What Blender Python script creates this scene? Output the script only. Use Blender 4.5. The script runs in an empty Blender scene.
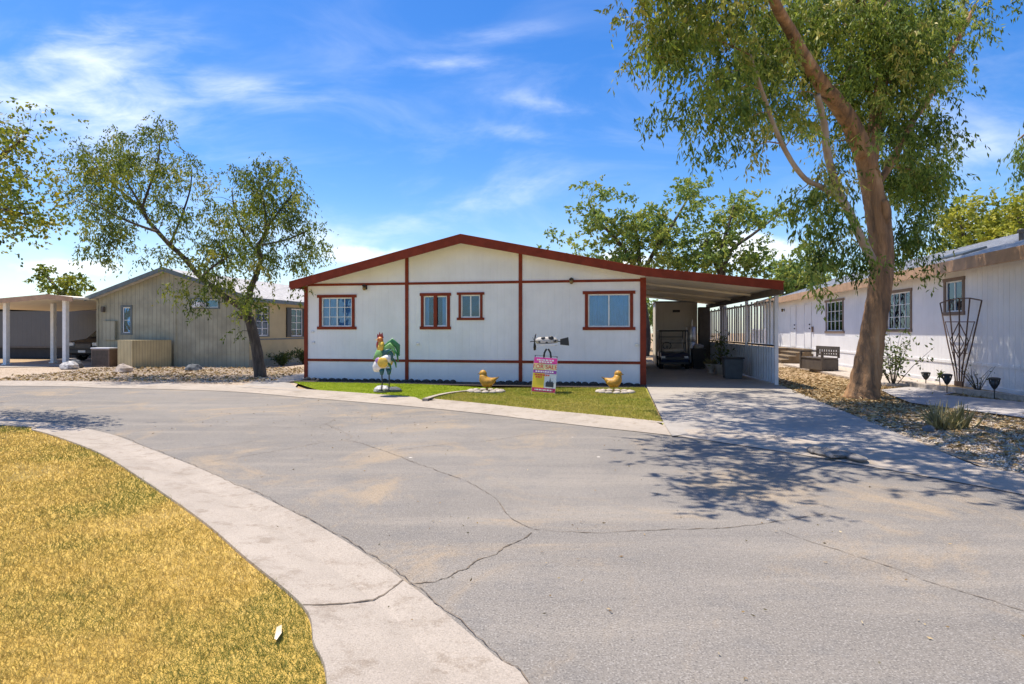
import bpy, bmesh, math, random
import numpy as np
from mathutils import Vector, Matrix
from mathutils.geometry import tessellate_polygon
random.seed(7); RNG = np.random.default_rng(11)
SC = bpy.context.scene; COL = SC.collection
F, CX, HY, H = 600.0, 512.0, 331.0, 1.5          # focal length in pixels, horizon row, eye height
R = math.radians

def at(x, y, Y):                                  # point of the street at depth Y seen along a line of sight
    return Vector(((x-CX)/F*Y, Y, H+(HY-y)/F*Y))
def gr(x, y, z=0.0):                              # point on the ground plane at height z
    Y = (H-z)*F/(y-HY); return Vector(((x-CX)/F*Y, Y, z))
HR = -math.atan2(108, 600)                        # all homes share this grid
DV = Vector((math.sin(-HR), math.cos(HR), 0)); DU = Vector((math.cos(HR), math.sin(HR), 0))
O0 = Vector((3.595, 16.216, 0))
def W(u, v, z=0.0): return O0 + DU*u + DV*v + Vector((0, 0, z))

# ------------------------------------------------------------------ mesh builder
class MB:
    def __init__(s): s.v = []; s.f = []; s.mi = []; s.M = None; s.rnd = None
    def add(s, vs, fs, mi=0):
        b = len(s.v)
        for p in vs:
            p = Vector(p)
            s.v.append(tuple(s.M @ p) if s.M else tuple(p))
        for f in fs: s.f.append([b+i for i in f]); s.mi.append(mi)
    def box(s, x0, x1, y0, y1, z0, z1, mi=0):
        vs = [(x, y, z) for z in (z0, z1) for y in (y0, y1) for x in (x0, x1)]
        s.add(vs, [(0,2,3,1),(4,5,7,6),(0,1,5,4),(2,6,7,3),(0,4,6,2),(1,3,7,5)], mi)
    def quad(s, a, b, c, d, mi=0): s.add([a, b, c, d], [(0,1,2,3)], mi)
    def prism(s, pts, vec, mi=0):
        n = len(pts); vec = Vector(vec); P = [Vector(p) for p in pts]
        tris = tessellate_polygon([P])
        fs = [tuple(t) for t in tris] + [tuple(n+i for i in reversed(t)) for t in tris]
        fs += [(i, (i+1) % n, n+(i+1) % n, n+i) for i in range(n)]
        s.add(P+[p+vec for p in P], fs, mi)
    def sheet(s, pts, mi=0):
        P = [Vector(p) for p in pts]
        for t in tessellate_polygon([[Vector((p.x, p.y, 0)) for p in P]]):
            a, b, c = [P[i] for i in t]
            if (b-a).cross(c-a).z < 0: b, c = c, b
            s.add([a, b, c], [(0,1,2)], mi)
    def beam(s, p, q, w, h, mi=0, up=(0,0,1)):
        p, q = Vector(p), Vector(q); d = (q-p).normalized(); up = Vector(up)
        if abs(d.dot(up)) > .98: up = Vector((0,1,0))
        a = d.cross(up).normalized()*w/2; b = a.cross(d).normalized()*h/2
        s.add([p-a-b, p+a-b, p+a+b, p-a+b, q-a-b, q+a-b, q+a+b, q-a+b],
              [(0,3,2,1),(4,5,6,7),(0,1,5,4),(1,2,6,5),(2,3,7,6),(3,0,4,7)], mi)
    def tube(s, pts, rad, seg=8, mi=0, rad2=None, cap=True, jit=0.0):
        pts = [Vector(p) for p in pts]; n = len(pts)
        if not hasattr(rad, '__len__'): rad = [rad]*n
        rad2 = rad if rad2 is None else rad2
        vs = []; a = None
        for i in range(n):
            d = (pts[min(i+1, n-1)]-pts[max(i-1, 0)]).normalized()
            if a is None:
                up = Vector((0,0,1)) if abs(d.z) < .9 else Vector((0,1,0))
                a = d.cross(up).normalized()
            else: a = (a-d*a.dot(d)).normalized()
            b = a.cross(d).normalized()
            for k in range(seg):
                t = 2*math.pi*k/seg; j = 1+random.uniform(-jit, jit)
                vs.append(pts[i]+a*math.cos(t)*rad[i]*j+b*math.sin(t)*rad2[i]*j)
        fs = [(i*seg+k, i*seg+(k+1) % seg, (i+1)*seg+(k+1) % seg, (i+1)*seg+k) for i in range(n-1) for k in range(seg)]
        if cap: fs += [tuple(range(seg))[::-1], tuple((n-1)*seg+k for k in range(seg))]
        s.add(vs, fs, mi)
    def lathe(s, prof, c=(0,0,0), seg=16, mi=0):
        c = Vector(c); n = len(prof)
        vs = [c+Vector((r*math.cos(2*math.pi*k/seg), r*math.sin(2*math.pi*k/seg), z)) for r, z in prof for k in range(seg)]
        fs = [(i*seg+k, i*seg+(k+1) % seg, (i+1)*seg+(k+1) % seg, (i+1)*seg+k) for i in range(n-1) for k in range(seg)]
        fs += [tuple(range(seg))[::-1], tuple((n-1)*seg+k for k in range(seg))]
        s.add(vs, fs, mi)
    def ball(s, c, r, mi=0, seg=12, jit=0.0):
        if not hasattr(r, '__len__'): r = (r, r, r)
        vs = []; rings = seg//2
        for i in range(rings+1):
            ph = math.pi*(i/rings*.996+.002)
            for k in range(seg):
                t = 2*math.pi*k/seg; j = 1+random.uniform(-jit, jit)
                vs.append((c[0]+r[0]*math.sin(ph)*math.cos(t)*j, c[1]+r[1]*math.sin(ph)*math.sin(t)*j, c[2]+r[2]*math.cos(ph)*j))
        fs = [(i*seg+k, (i+1)*seg+k, (i+1)*seg+(k+1) % seg, i*seg+(k+1) % seg) for i in range(rings) for k in range(seg)]
        s.add(vs, fs, mi)
    def build(s, name, mats, parent=None, smooth=False, bevel=0.0, loc=None, rz=0.0):
        me = bpy.data.meshes.new(name); me.from_pydata(s.v, [], s.f)
        if not isinstance(mats, (list, tuple)): mats = [mats]
        for m in mats: me.materials.append(m)
        me.polygons.foreach_set('material_index', s.mi)
        if smooth: me.polygons.foreach_set('use_smooth', [True]*len(s.f))
        me.update()
        bm = bmesh.new(); bm.from_mesh(me); bmesh.ops.recalc_face_normals(bm, faces=bm.faces) if smooth is not None else None
        bm.to_mesh(me); bm.free()
        o = bpy.data.objects.new(name, me); COL.objects.link(o)
        if parent: o.parent = parent
        if loc is not None: o.location = loc; o.rotation_euler.z = rz
        if bevel:
            b = o.modifiers.new('bevel', 'BEVEL'); b.width = bevel; b.segments = 2; b.limit_method = 'ANGLE'
        return o

def tag(o, label=None, cat=None, group=None, kind=None):
    if label: o['label'] = label
    if cat: o['category'] = cat
    if group: o['group'] = group
    if kind: o['kind'] = kind
    return o
def thing(name, label, cat, loc=(0,0,0), rz=0.0, group=None):
    o = bpy.data.objects.new(name, None); o.empty_display_size = .2; COL.objects.link(o)
    o.location = loc; o.rotation_euler.z = rz
    return tag(o, label, cat, group)

# ------------------------------------------------------------------ materials
def newmat(name):
    m = bpy.data.materials.new(name); m.use_nodes = True
    nt = m.node_tree; b = nt.nodes['Principled BSDF']
    return m, nt, b
def nd(nt, typ, **kw):
    n = nt.nodes.new(typ)
    for k, v in kw.items():
        if k in n.inputs: n.inputs[k].default_value = v
        else: setattr(n, k, v)
    return n
def lk(nt, a, b): nt.links.new(a, b)
def mth(nt, op, a, b=None, c=None, clamp=False):
    n = nt.nodes.new('ShaderNodeMath'); n.operation = op; n.use_clamp = clamp
    for i, x in enumerate((a, b, c)):
        if x is None: continue
        if isinstance(x, (int, float)): n.inputs[i].default_value = x
        else: nt.links.new(x, n.inputs[i])
    return n.outputs[0]
def mixc(nt, fac, a, b, mode='MIX'):
    n = nt.nodes.new('ShaderNodeMix'); n.data_type = 'RGBA'; n.blend_type = mode
    for s, x in ((n.inputs[0], fac), (n.inputs[6], a), (n.inputs[7], b)):
        if isinstance(x, (int, float)): s.default_value = x
        elif isinstance(x, tuple): s.default_value = (*x[:3], 1)
        else: nt.links.new(x, s)
    return n.outputs[2]
def noise(nt, vec, scale, detail=4, rough=.55, dist=0.0):
    n = nd(nt, 'ShaderNodeTexNoise', Scale=scale, Detail=detail, Roughness=rough, Distortion=dist); lk(nt, vec, n.inputs['Vector']); return n.outputs['Fac']
def ramp(nt, fac, stops):
    n = nt.nodes.new('ShaderNodeValToRGB'); e = n.color_ramp.elements
    while len(e) < len(stops): e.new(.5)
    for i, (p, c) in enumerate(stops):
        e[i].position = p; e[i].color = (c, c, c, 1) if isinstance(c, (int, float)) else (*c[:3], 1)
    lk(nt, fac, n.inputs[0]); return n.outputs[0]
def rng(nt, v, a, b, c=0.0, d=1.0):
    n = nd(nt, 'ShaderNodeMapRange', clamp=True, interpolation_type='SMOOTHSTEP'); lk(nt, v, n.inputs[0])
    for i, x in enumerate((a, b, c, d)): n.inputs[i+1].default_value = x
    return n.outputs[0]
def bump(nt, h, b, strength=.3, dist=.01):
    n = nd(nt, 'ShaderNodeBump', Strength=strength, Distance=dist); lk(nt, h, n.inputs['Height']); lk(nt, n.outputs[0], b.inputs['Normal']); return n
def objco(nt): return nt.nodes.new('ShaderNodeTexCoord').outputs['Object']

def pm(name, col, rough=.6, var=.12, scale=6.0, bmp=0.0, bscale=60.0, metal=0.0, spec=.5, col2=None):
    m, nt, b = newmat(name); co = objco(nt)
    n = noise(nt, co, scale, 5)
    c2 = col2 or tuple(min(1, x*(1+var)) for x in col)
    c1 = col if col2 else tuple(x*(1-var) for x in col)
    lk(nt, mixc(nt, rng(nt, n, .35, .65), c1, c2), b.inputs['Base Color'])
    b.inputs['Roughness'].default_value = rough; b.inputs['Metallic'].default_value = metal
    b.inputs['Specular IOR Level'].default_value = spec
    if bmp: bump(nt, noise(nt, co, bscale, 4), b, bmp)
    return m
def siding(name, col, pitch=.203, groove=.012, var=.05, dirt=None, rough=.6, depth=.008):
    m, nt, b = newmat(name); co = objco(nt)
    sx = nt.nodes.new('ShaderNodeSeparateXYZ'); lk(nt, co, sx.inputs[0])
    t = mth(nt, 'ADD', sx.outputs[0], sx.outputs[1])
    fr = mth(nt, 'PINGPONG', t, pitch/2)
    g = rng(nt, fr, groove*.4, groove, 0, 1)
    n = noise(nt, co, 1.3, 5); mp = nd(nt, 'ShaderNodeMapping'); mp.inputs['Scale'].default_value = (14, 14, .8); lk(nt, co, mp.inputs[0])
    st = noise(nt, mp.outputs[0], 1.0, 4)
    base = mixc(nt, rng(nt, n, .3, .7), tuple(x*(1-var) for x in col), tuple(min(1, x*(1+var)) for x in col))
    base = mixc(nt, mth(nt, 'MULTIPLY', rng(nt, st, .5, .8), .42 if dirt and dirt[0] < .3 else .2 if dirt else .08), base, dirt or tuple(x*.75 for x in col))
    if dirt:
        low = rng(nt, sx.outputs[2], 0.0, .55, .55, 0); base = mixc(nt, mth(nt, 'MULTIPLY', low, n), base, dirt)
    if dirt and dirt[0] < .3: base = mixc(nt, mth(nt, 'MULTIPLY_ADD', g, -.55, .55), base, tuple(x*.8 for x in dirt))
    lk(nt, base, b.inputs['Base Color']); b.inputs['Roughness'].default_value = rough
    hh = mth(nt, 'ADD', g, mth(nt, 'MULTIPLY', st, .12))
    bump(nt, hh, b, .9, depth)
    return m

M = {}
M['white_siding'] = siding('white_siding', (.84,.82,.805), dirt=(.66,.61,.55), depth=.003, groove=.009)
M['red_trim'] = pm('red_brown_paint', (.225,.038,.017), .65, .12, 5, .08, 40, spec=.2)
M['white_frame'] = pm('white_vinyl', (.78,.78,.76), .4, .05)
M['cream'] = pm('cream_paint', (.74,.68,.55), .6, .06, 2)
M['roof_grey'] = pm('grey_composition_roof', (.34,.33,.32), .85, .2, 3, .5, 90)
M['roof_pale'] = pm('pale_shingle_roof', (.42,.40,.37), .85, .2, 6, .5, 60)
M['pan'] = pm('beige_metal_pan', (.88,.77,.57), .5, .05, 1.5)
M['dark_beam'] = pm('dark_beam_paint', (.10,.085,.07), .6)
M['olive'] = siding('olive_siding', (.32,.305,.22), dirt=(.18,.165,.125), var=.18, groove=.016)
M['tan_wall'] = siding('tan_siding', (.44,.36,.19), pitch=.4, var=.08)
M['tan_box'] = siding('tan_plank', (.45,.37,.20), pitch=.14, groove=.016, dirt=(.24,.18,.1), var=.12)
M['slate_trim'] = pm('slate_trim_paint', (.115,.14,.14), .6)
M['brown_trim'] = pm('brown_trim_paint', (.18,.12,.085), .6)
M['pale_wall'] = siding('pale_lavender_siding', (.78,.77,.765), dirt=(.64,.6,.56))
M['orange_fascia'] = pm('tan_fascia_paint', (.43,.26,.15), .6, .12, 4, .1)
M['grey_wall'] = siding('grey_siding', (.11,.108,.10), pitch=.3)
M['dark_skirt'] = pm('dark_skirting', (.03,.03,.03), .8)
M['white_post'] = pm('white_post_paint', (.78,.77,.74), .5, .05)
M['black'] = pm('black_paint', (.018,.018,.02), .45)
M['black_metal'] = pm('black_metal', (.03,.03,.033), .4, metal=.3)
M['rust'] = pm('rusted_rod', (.09,.05,.032), .7, .3, 20)
M['steel'] = pm('galvanised_steel', (.55,.56,.57), .35, .1, 8, metal=.9)
M['blue_grey'] = pm('blue_grey_metal', (.46,.52,.60), .45, .1, 2)
M['slat'] = pm('white_grey_slat', (.70,.70,.72), .5, .08, 2)
M['beige_wall'] = siding('beige_siding', (.72,.66,.54), pitch=.3)
M['gold'] = pm('gold_paint', (.46,.235,.02), .5, .2, 14, .2, 30)
M['concrete_stone'] = pm('cast_concrete', (.42,.36,.30), .85, .2, 10, .5, 40)
M['rock_white'] = pm('pale_rock', (.58,.56,.53), .85, .3, 9, .8, 14, col2=(.28,.27,.27))
M['rock_tan'] = pm('tan_rock', (.42,.35,.29), .9, .25, 6, .7, 12)
M['rock_dark'] = pm('dark_slate_rock', (.11,.12,.13), .85, .3, 6, .7, 12)
M['edging'] = pm('dark_edging', (.035,.033,.033), .85, .3, 12, .4)
M['curtain'] = pm('white_curtain', (.72,.73,.75), .9, .04)
M['blind'] = pm('pale_blind', (.6,.58,.52), .8, .05)
M['room'] = pm('dark_interior', (.03,.032,.035), .9)
M['bench'] = pm('brown_resin', (.085,.07,.058), .55, .15)
M['brown_step'] = pm('brown_step_paint', (.20,.145,.085), .75, .2, 4, .3)
M['bin'] = pm('dark_slate_plastic', (.055,.07,.085), .5)
M['navy'] = pm('navy_cart_paint', (.015,.03,.075), .3, spec=.6)
M['cream_seat'] = pm('cream_vinyl', (.52,.45,.36), .6)
M['rubber'] = pm('tyre_rubber', (.02,.02,.02), .8)
M['lens'] = pm('lamp_lens', (.75,.78,.8), .12)
M['brass'] = pm('aged_brass', (.28,.18,.07), .4, metal=.7)
M['pot'] = pm('pale_pot', (.45,.42,.38), .8)

m, nt, b = newmat('window_glass')
tr = nd(nt, 'ShaderNodeBsdfTransparent'); tr.inputs[0].default_value = (.60,.78,.93,1)
gl = nd(nt, 'ShaderNodeBsdfGlossy', Roughness=.02); gl.inputs[0].default_value = (.62,.80,1,1)
fr = nd(nt, 'ShaderNodeFresnel', IOR=1.5); mx = nd(nt, 'ShaderNodeMixShader')
bn = nd(nt, 'ShaderNodeBump', Strength=.14, Distance=.03); lk(nt, noise(nt, objco(nt), 3, 2), bn.inputs['Height'])
lk(nt, bn.outputs[0], gl.inputs['Normal'])
fac = mth(nt, 'MULTIPLY_ADD', fr.outputs[0], 1.2, .03, True)
lk(nt, fac, mx.inputs[0]); lk(nt, tr.outputs[0], mx.inputs[1]); lk(nt, gl.outputs[0], mx.inputs[2])
lk(nt, mx.outputs[0], nt.nodes['Material Output'].inputs[0]); M['glass'] = m

def leafmat(name, cols, trans=.35, rough=.5):
    m, nt, b = newmat(name)
    a = nd(nt, 'ShaderNodeAttribute', attribute_name='rnd')
    c = ramp(nt, a.outputs['Fac'], [(i/(len(cols)-1), x) for i, x in enumerate(cols)])
    lk(nt, c, b.inputs['Base Color']); b.inputs['Roughness'].default_value = rough; b.inputs['Specular IOR Level'].default_value = .35
    t = nd(nt, 'ShaderNodeBsdfTranslucent'); lk(nt, mixc(nt, .5, c, (.22,.25,.02)), t.inputs[0])
    mx = nd(nt, 'ShaderNodeMixShader'); mx.inputs[0].default_value = trans
    lk(nt, b.outputs[0], mx.inputs[1]); lk(nt, t.outputs[0], mx.inputs[2]); lk(nt, mx.outputs[0], nt.nodes['Material Output'].inputs[0])
    return m
M['euc_leaf'] = leafmat('gum_leaf', [(.03,.07,.014),(.12,.20,.035),(.33,.42,.075),(.60,.52,.14)], .5, .5)
M['mesq_leaf'] = leafmat('mesquite_leaf', [(.025,.055,.012),(.09,.15,.022),(.26,.31,.04),(.42,.36,.06)], .45)
M['ash_leaf'] = leafmat('broad_leaf', [(.03,.07,.012),(.10,.16,.022),(.26,.29,.03),(.45,.36,.03)], .45)
M['far_leaf'] = leafmat('distant_leaf', [(.05,.11,.035),(.14,.24,.055),(.28,.37,.08),(.48,.48,.11)], .48)
M['gold_leaf'] = leafmat('yellow_green_leaf', [(.09,.12,.018),(.21,.26,.03),(.40,.41,.05),(.58,.52,.07)], .45)
M['shrub_leaf'] = leafmat('shrub_leaf', [(.03,.055,.015),(.08,.12,.03),(.16,.2,.06)], .3)
M['dry_blade'] = leafmat('dry_grass_blade', [(.20,.21,.045),(.40,.285,.085),(.58,.405,.12),(.70,.55,.25)], .3, .8)
M['lawn_blade'] = leafmat('lawn_blade', [(.17,.21,.03),(.31,.34,.05),(.46,.42,.075),(.56,.46,.12)], .35, .7)
M['turf_blade'] = leafmat('bright_turf_blade', [(.30,.38,.02),(.42,.50,.035),(.55,.60,.07)], .35, .7)
M['agave_leaf'] = leafmat('yucca_leaf', [(.14,.13,.06),(.25,.22,.10),(.36,.29,.14)], .15, .5)
M['litter'] = leafmat('dry_leaf', [(.14,.08,.035),(.34,.22,.09),(.55,.45,.28)], .1, .8)

def barkmat(name, cols, scale, vs, bs):
    m, nt, b = newmat(name); co = objco(nt)
    mp = nd(nt, 'ShaderNodeMapping'); mp.inputs['Scale'].default_value = (1, 1, vs); lk(nt, co, mp.inputs[0])
    n = noise(nt, mp.outputs[0], scale, 6, .6, .6)
    lk(nt, ramp(nt, n, [(.28+.44*i/(len(cols)-1), c) for i, c in enumerate(cols)]), b.inputs['Base Color'])
    b.inputs['Roughness'].default_value = .85; bump(nt, noise(nt, mp.outputs[0], scale*6, 5), b, bs, .03)
    return m
M['gum_bark'] = barkmat('gum_bark', [(.05,.034,.022),(.20,.115,.058),(.37,.20,.09),(.50,.32,.17)], 4.5, .16, 1.0)
M['gum_pale'] = barkmat('pale_gum_bark', [(.22,.14,.09),(.36,.27,.19),(.46,.38,.29)], 2.5, .4, .4)
M['dark_bark'] = barkmat('dark_bark', [(.03,.022,.017),(.085,.064,.048),(.15,.115,.085)], 8, .3, .9)

# ---- ground materials
def groundmat(name, fn):
    m, nt, b = newmat(name); b.inputs['Roughness'].default_value = .9; b.inputs['Specular IOR Level'].default_value = .25
    fn(nt, b, objco(nt)); return m
def f_asphalt(nt, b, co):
    n1 = noise(nt, co, .22, 5, .6, .4); n2 = noise(nt, co, 2.2, 8, .7); n3 = noise(nt, co, 95, 2, .6); n4 = noise(nt, co, .55, 9, .72, .9); n6 = noise(nt, co, 26, 7, .8)
    mp = nd(nt, 'ShaderNodeMapping'); mp.inputs['Scale'].default_value = (.4, 3.2, 1); mp.inputs['Rotation'].default_value = (0,0,R(28)); lk(nt, co, mp.inputs[0])
    n5 = noise(nt, mp.outputs[0], .6, 8, .68)
    c = mixc(nt, rng(nt, n1, .3, .7), (.185,.166,.143), (.245,.22,.19))
    c = mixc(nt, rng(nt, n5, .47, .68, 0, .55), c, (.31,.27,.22)); c = mixc(nt, rng(nt, n5, .46, .30, 0, .5), c, (.14,.13,.12))
    c = mixc(nt, rng(nt, n4, .50, .66, 0, .75), c, (.35,.265,.17))
    c = mixc(nt, rng(nt, n2, .50, .66, 0, .35), c, (.145,.14,.135))
    c = mixc(nt, rng(nt, n6, .52, .66, 0, .35), c, (.37,.345,.315)); c = mixc(nt, rng(nt, n6, .48, .36, 0, .4), c, (.10,.095,.09))
    c = mixc(nt, rng(nt, n3, .55, .68, 0, .55), c, (.44,.41,.37)); c = mixc(nt, rng(nt, n3, .45, .33, 0, .6), c, (.065,.06,.058))
    sp = nd(nt, 'ShaderNodeTexVoronoi', Scale=1.3); lk(nt, co, sp.inputs['Vector']); dd = mth(nt, 'MULTIPLY_ADD', noise(nt, co, 20, 3), .03, sp.outputs['Distance'])
    c = mixc(nt, mth(nt, 'LESS_THAN', dd, .04), c, (.6,.55,.48))
    lk(nt, c, b.inputs['Base Color'])
    bump(nt, mth(nt, 'ADD', n6, n3), b, .5, .006)
def f_concrete(tone, stain, rough_amt=1.0):
    def f(nt, b, co):
        n1 = noise(nt, co, .9, 7, .65, .3); n2 = noise(nt, co, 5, 8, .75); n3 = noise(nt, co, 110, 2, .6); n4 = noise(nt, co, 2.0, 8, .7, .5)
        c = mixc(nt, rng(nt, n1, .3, .7), tuple(x*.86 for x in tone), tuple(x*1.08 for x in tone))
        c = mixc(nt, rng(nt, n2, .50, .66, 0, .6*rough_amt), c, stain)
        c = mixc(nt, rng(nt, n4, .55, .7, 0, .5*rough_amt), c, tuple(x*.85 for x in stain))
        c = mixc(nt, rng(nt, n3, .54, .68, 0, .5), c, tuple(x*.55 for x in tone)); c = mixc(nt, rng(nt, n3, .46, .34, 0, .4), c, tuple(min(1, x*1.35) for x in tone))
        lk(nt, c, b.inputs['Base Color']); bump(nt, mth(nt, 'ADD', n3, n2), b, .4*rough_amt, .006)
    return f
def f_gravel(ca, cb, cc, sc=28.0):
    def f(nt, b, co):
        v = nd(nt, 'ShaderNodeTexVoronoi', Scale=sc); lk(nt, co, v.inputs['Vector'])
        sx = nt.nodes.new('ShaderNodeSeparateColor'); lk(nt, v.outputs['Color'], sx.inputs[0])
        c = ramp(nt, sx.outputs[0], [(0, ca), (.5, cb), (1, cc)])
        n1 = noise(nt, co, .8, 5, .6); c = mixc(nt, rng(nt, n1, .48, .7, 0, .6), c, tuple(x*.8 for x in (.36,.24,.13)))
        lk(nt, c, b.inputs['Base Color']); bump(nt, mth(nt, 'SUBTRACT', 1.0, v.outputs['Distance']), b, .9, .03)
    return f
def f_soil(ca, cb, cc):
    def f(nt, b, co):
        n1 = noise(nt, co, .7, 6, .65, .4); n2 = noise(nt, co, 14, 6, .7)
        c = ramp(nt, mth(nt, 'MULTIPLY_ADD', n2, .6, mth(nt, 'MULTIPLY', n1, .4)), [(.3, ca), (.5, cb), (.7, cc)])
        lk(nt, c, b.inputs['Base Color']); bump(nt, n2, b, .7, .03)
    return f
G = {'asphalt': groundmat('worn_asphalt', f_asphalt),
     'crack': pm('crack_fill', (.155,.12,.085), .95, .4, 12),
     'gutter': groundmat('pale_concrete', f_concrete((.39,.335,.275), (.26,.21,.16), 1.4)),
     'drive': groundmat('drive_concrete', f_concrete((.36,.325,.285), (.26,.23,.20))),
     'walk': groundmat('walk_concrete', f_concrete((.40,.37,.35), (.30,.27,.25))),
     'gravel': groundmat('yard_gravel', f_gravel((.22,.16,.10),(.42,.33,.23),(.58,.49,.38))),
     'rockbed': groundmat('tan_rock_bed', f_gravel((.30,.22,.15),(.46,.36,.26),(.56,.47,.37), 26)),
     'soil': groundmat('dry_soil', f_soil((.17,.11,.06),(.36,.25,.14),(.50,.37,.22))),
     'drylawn': groundmat('dry_lawn_base', f_soil((.30,.22,.055),(.58,.39,.09),(.70,.50,.17))),
     'lawn': groundmat('lawn_base', f_soil((.22,.23,.04),(.34,.32,.055),(.45,.37,.08))),
     'turf': groundmat('turf_base', f_soil((.28,.36,.025),(.36,.43,.035),(.44,.50,.05)))}

# ------------------------------------------------------------------ world, sun, camera
def build_world():
    w = bpy.data.worlds.new('World'); SC.world = w; w.use_nodes = True
    nt = w.node_tree; bg = nt.nodes['Background']
    sun_vec = Vector((-.30, .12, 1)).normalized()
    el = math.asin(sun_vec.z); az = math.atan2(sun_vec.x, sun_vec.y)
    sky = nd(nt, 'ShaderNodeTexSky', sky_type='NISHITA', sun_disc=False)
    sky.sun_elevation = el; sky.sun_rotation = az; sky.altitude = 30; sky.air_density = 1.0; sky.dust_density = .6; sky.ozone_density = 2.2
    co = nt.nodes.new('ShaderNodeTexCoord').outputs['Generated']
    sx = nt.nodes.new('ShaderNodeSeparateXYZ'); lk(nt, co, sx.inputs[0])
    ya = mth(nt, 'MAXIMUM', mth(nt, 'ABSOLUTE', sx.outputs[1]), .08)
    a = mth(nt, 'DIVIDE', sx.outputs[0], ya); e = mth(nt, 'DIVIDE', sx.outputs[2], ya)
    cb = nt.nodes.new('ShaderNodeCombineXYZ'); lk(nt, a, cb.inputs[0]); lk(nt, e, cb.inputs[1])
    def streak(rot, sxx, syy, sc, det=6, dist=.6):
        mp = nd(nt, 'ShaderNodeMapping'); mp.inputs['Rotation'].default_value = (0,0,R(rot)); mp.inputs['Scale'].default_value = (sxx, syy, 1)
        lk(nt, cb.outputs[0], mp.inputs[0]); return noise(nt, mp.outputs[0], sc, det, .6, dist)
    wisp = streak(14, 1.0, 2.6, 3.0); fine = streak(-10, 1.2, 4.0, 7.0); puff = streak(0, 1, 1.5, 9.0, 7, .3)
    def blob(x, y, rx, ry, rot=0):
        a0, e0 = (x-CX)/F, (HY-y)/F
        da = mth(nt, 'SUBTRACT', a, a0); de = mth(nt, 'SUBTRACT', e, e0); c, s = math.cos(R(rot)), math.sin(R(rot))
        p = mth(nt, 'DIVIDE', mth(nt, 'ADD', mth(nt, 'MULTIPLY', da, c), mth(nt, 'MULTIPLY', de, s)), rx/F)
        q = mth(nt, 'DIVIDE', mth(nt, 'SUBTRACT', mth(nt, 'MULTIPLY', de, c), mth(nt, 'MULTIPLY', da, s)), ry/F)
        d = mth(nt, 'SQRT', mth(nt, 'ADD', mth(nt, 'MULTIPLY', p, p), mth(nt, 'MULTIPLY', q, q)))
        return rng(nt, d, 1.0, .0, 0, 1)
    def tot(lst):
        r = lst[0]
        for x in lst[1:]: r = mth(nt, 'ADD', r, x)
        return r
    cir = tot([mth(nt, 'MULTIPLY', blob(60, 105, 270, 85, -8), .78), mth(nt, 'MULTIPLY', blob(255, 92, 130, 30, -8), .55), mth(nt, 'MULTIPLY', blob(120, 45, 150, 60), .6),
               mth(nt, 'MULTIPLY', blob(450, 63, 85, 16, 3), .5), mth(nt, 'MULTIPLY', blob(550, 104, 90, 18, -8), .45), mth(nt, 'MULTIPLY', blob(520, 134, 80, 15, -10), .36),
               mth(nt, 'MULTIPLY', blob(470, 205, 160, 28, 14), .5), mth(nt, 'MULTIPLY', blob(500, 35, 110, 16, 8), .25), mth(nt, 'MULTIPLY', blob(960, 150, 130, 60, 10), .45), mth(nt, 'MULTIPLY', blob(330, 240, 120, 40), .5)])
    tex = mth(nt, 'MULTIPLY_ADD', fine, .45, mth(nt, 'MULTIPLY', wisp, .75))
    c1 = mth(nt, 'MULTIPLY', rng(nt, mth(nt, 'MULTIPLY_ADD', cir, .22, tex), .5, 1.0), mth(nt, 'MINIMUM', mth(nt, 'MULTIPLY', cir, 1.3), 1.0))
    c1 = mth(nt, 'ADD', c1, mth(nt, 'MULTIPLY', rng(nt, wisp, .42, .85, 0, .36), rng(nt, e, .75, .1, .15, 1)))
    cum = tot([blob(745, 250, 110, 36), blob(620, 262, 60, 25), mth(nt, 'MULTIPLY', blob(70, 268, 110, 18), .75), mth(nt, 'MULTIPLY', blob(370, 255, 110, 20), .6), mth(nt, 'MULTIPLY', blob(960, 225, 80, 30), .5)])
    c2 = mth(nt, 'MULTIPLY', rng(nt, mth(nt, 'MULTIPLY_ADD', cum, .5, puff), .62, .86), mth(nt, 'MINIMUM', cum, 1.0))
    cl = mth(nt, 'ADD', mth(nt, 'MULTIPLY', c1, .75), c2, None, True)
    hs = nd(nt, 'ShaderNodeHueSaturation', Hue=.51, Saturation=1.42, Value=1.36); lk(nt, sky.outputs[0], hs.inputs['Color'])
    hz = rng(nt, sx.outputs[2], .22, .0, 0, .25)
    base = mixc(nt, hz, hs.outputs[0], (6.2,7.4,8.6))
    lk(nt, mixc(nt, cl, base, (9.5,9.8,10.2)), bg.inputs[0]); bg.inputs[1].default_value = .10
    s = bpy.data.lights.new('sun', 'SUN'); s.energy = 4.7; s.angle = R(.5); s.color = (1, .915, .79)
    o = bpy.data.objects.new('sun', s); COL.objects.link(o); o.rotation_euler = sun_vec.to_track_quat('Z', 'Y').to_euler(); o.location = (0, 0, 30)
    c = bpy.data.cameras.new('camera'); c.sensor_width = 36; c.lens = 36*F/1024; c.shift_y = -(342-HY)/1024; c.clip_end = 2000; c.clip_start = .05
    oc = bpy.data.objects.new('camera', c); COL.objects.link(oc); oc.location = (0, 0, H); oc.rotation_euler = (R(90), 0, 0); SC.camera = oc
    vs = SC.view_settings; vs.view_transform = 'Standard'; vs.look = 'None'; vs.gamma = 1; vs.use_curve_mapping = False; vs.exposure = .56
    SC.cycles.max_bounces = 7; SC.cycles.diffuse_bounces = 3; SC.cycles.glossy_bounces = 3; SC.cycles.transmission_bounces = 4; SC.cycles.transparent_max_bounces = 12
build_world()

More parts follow.
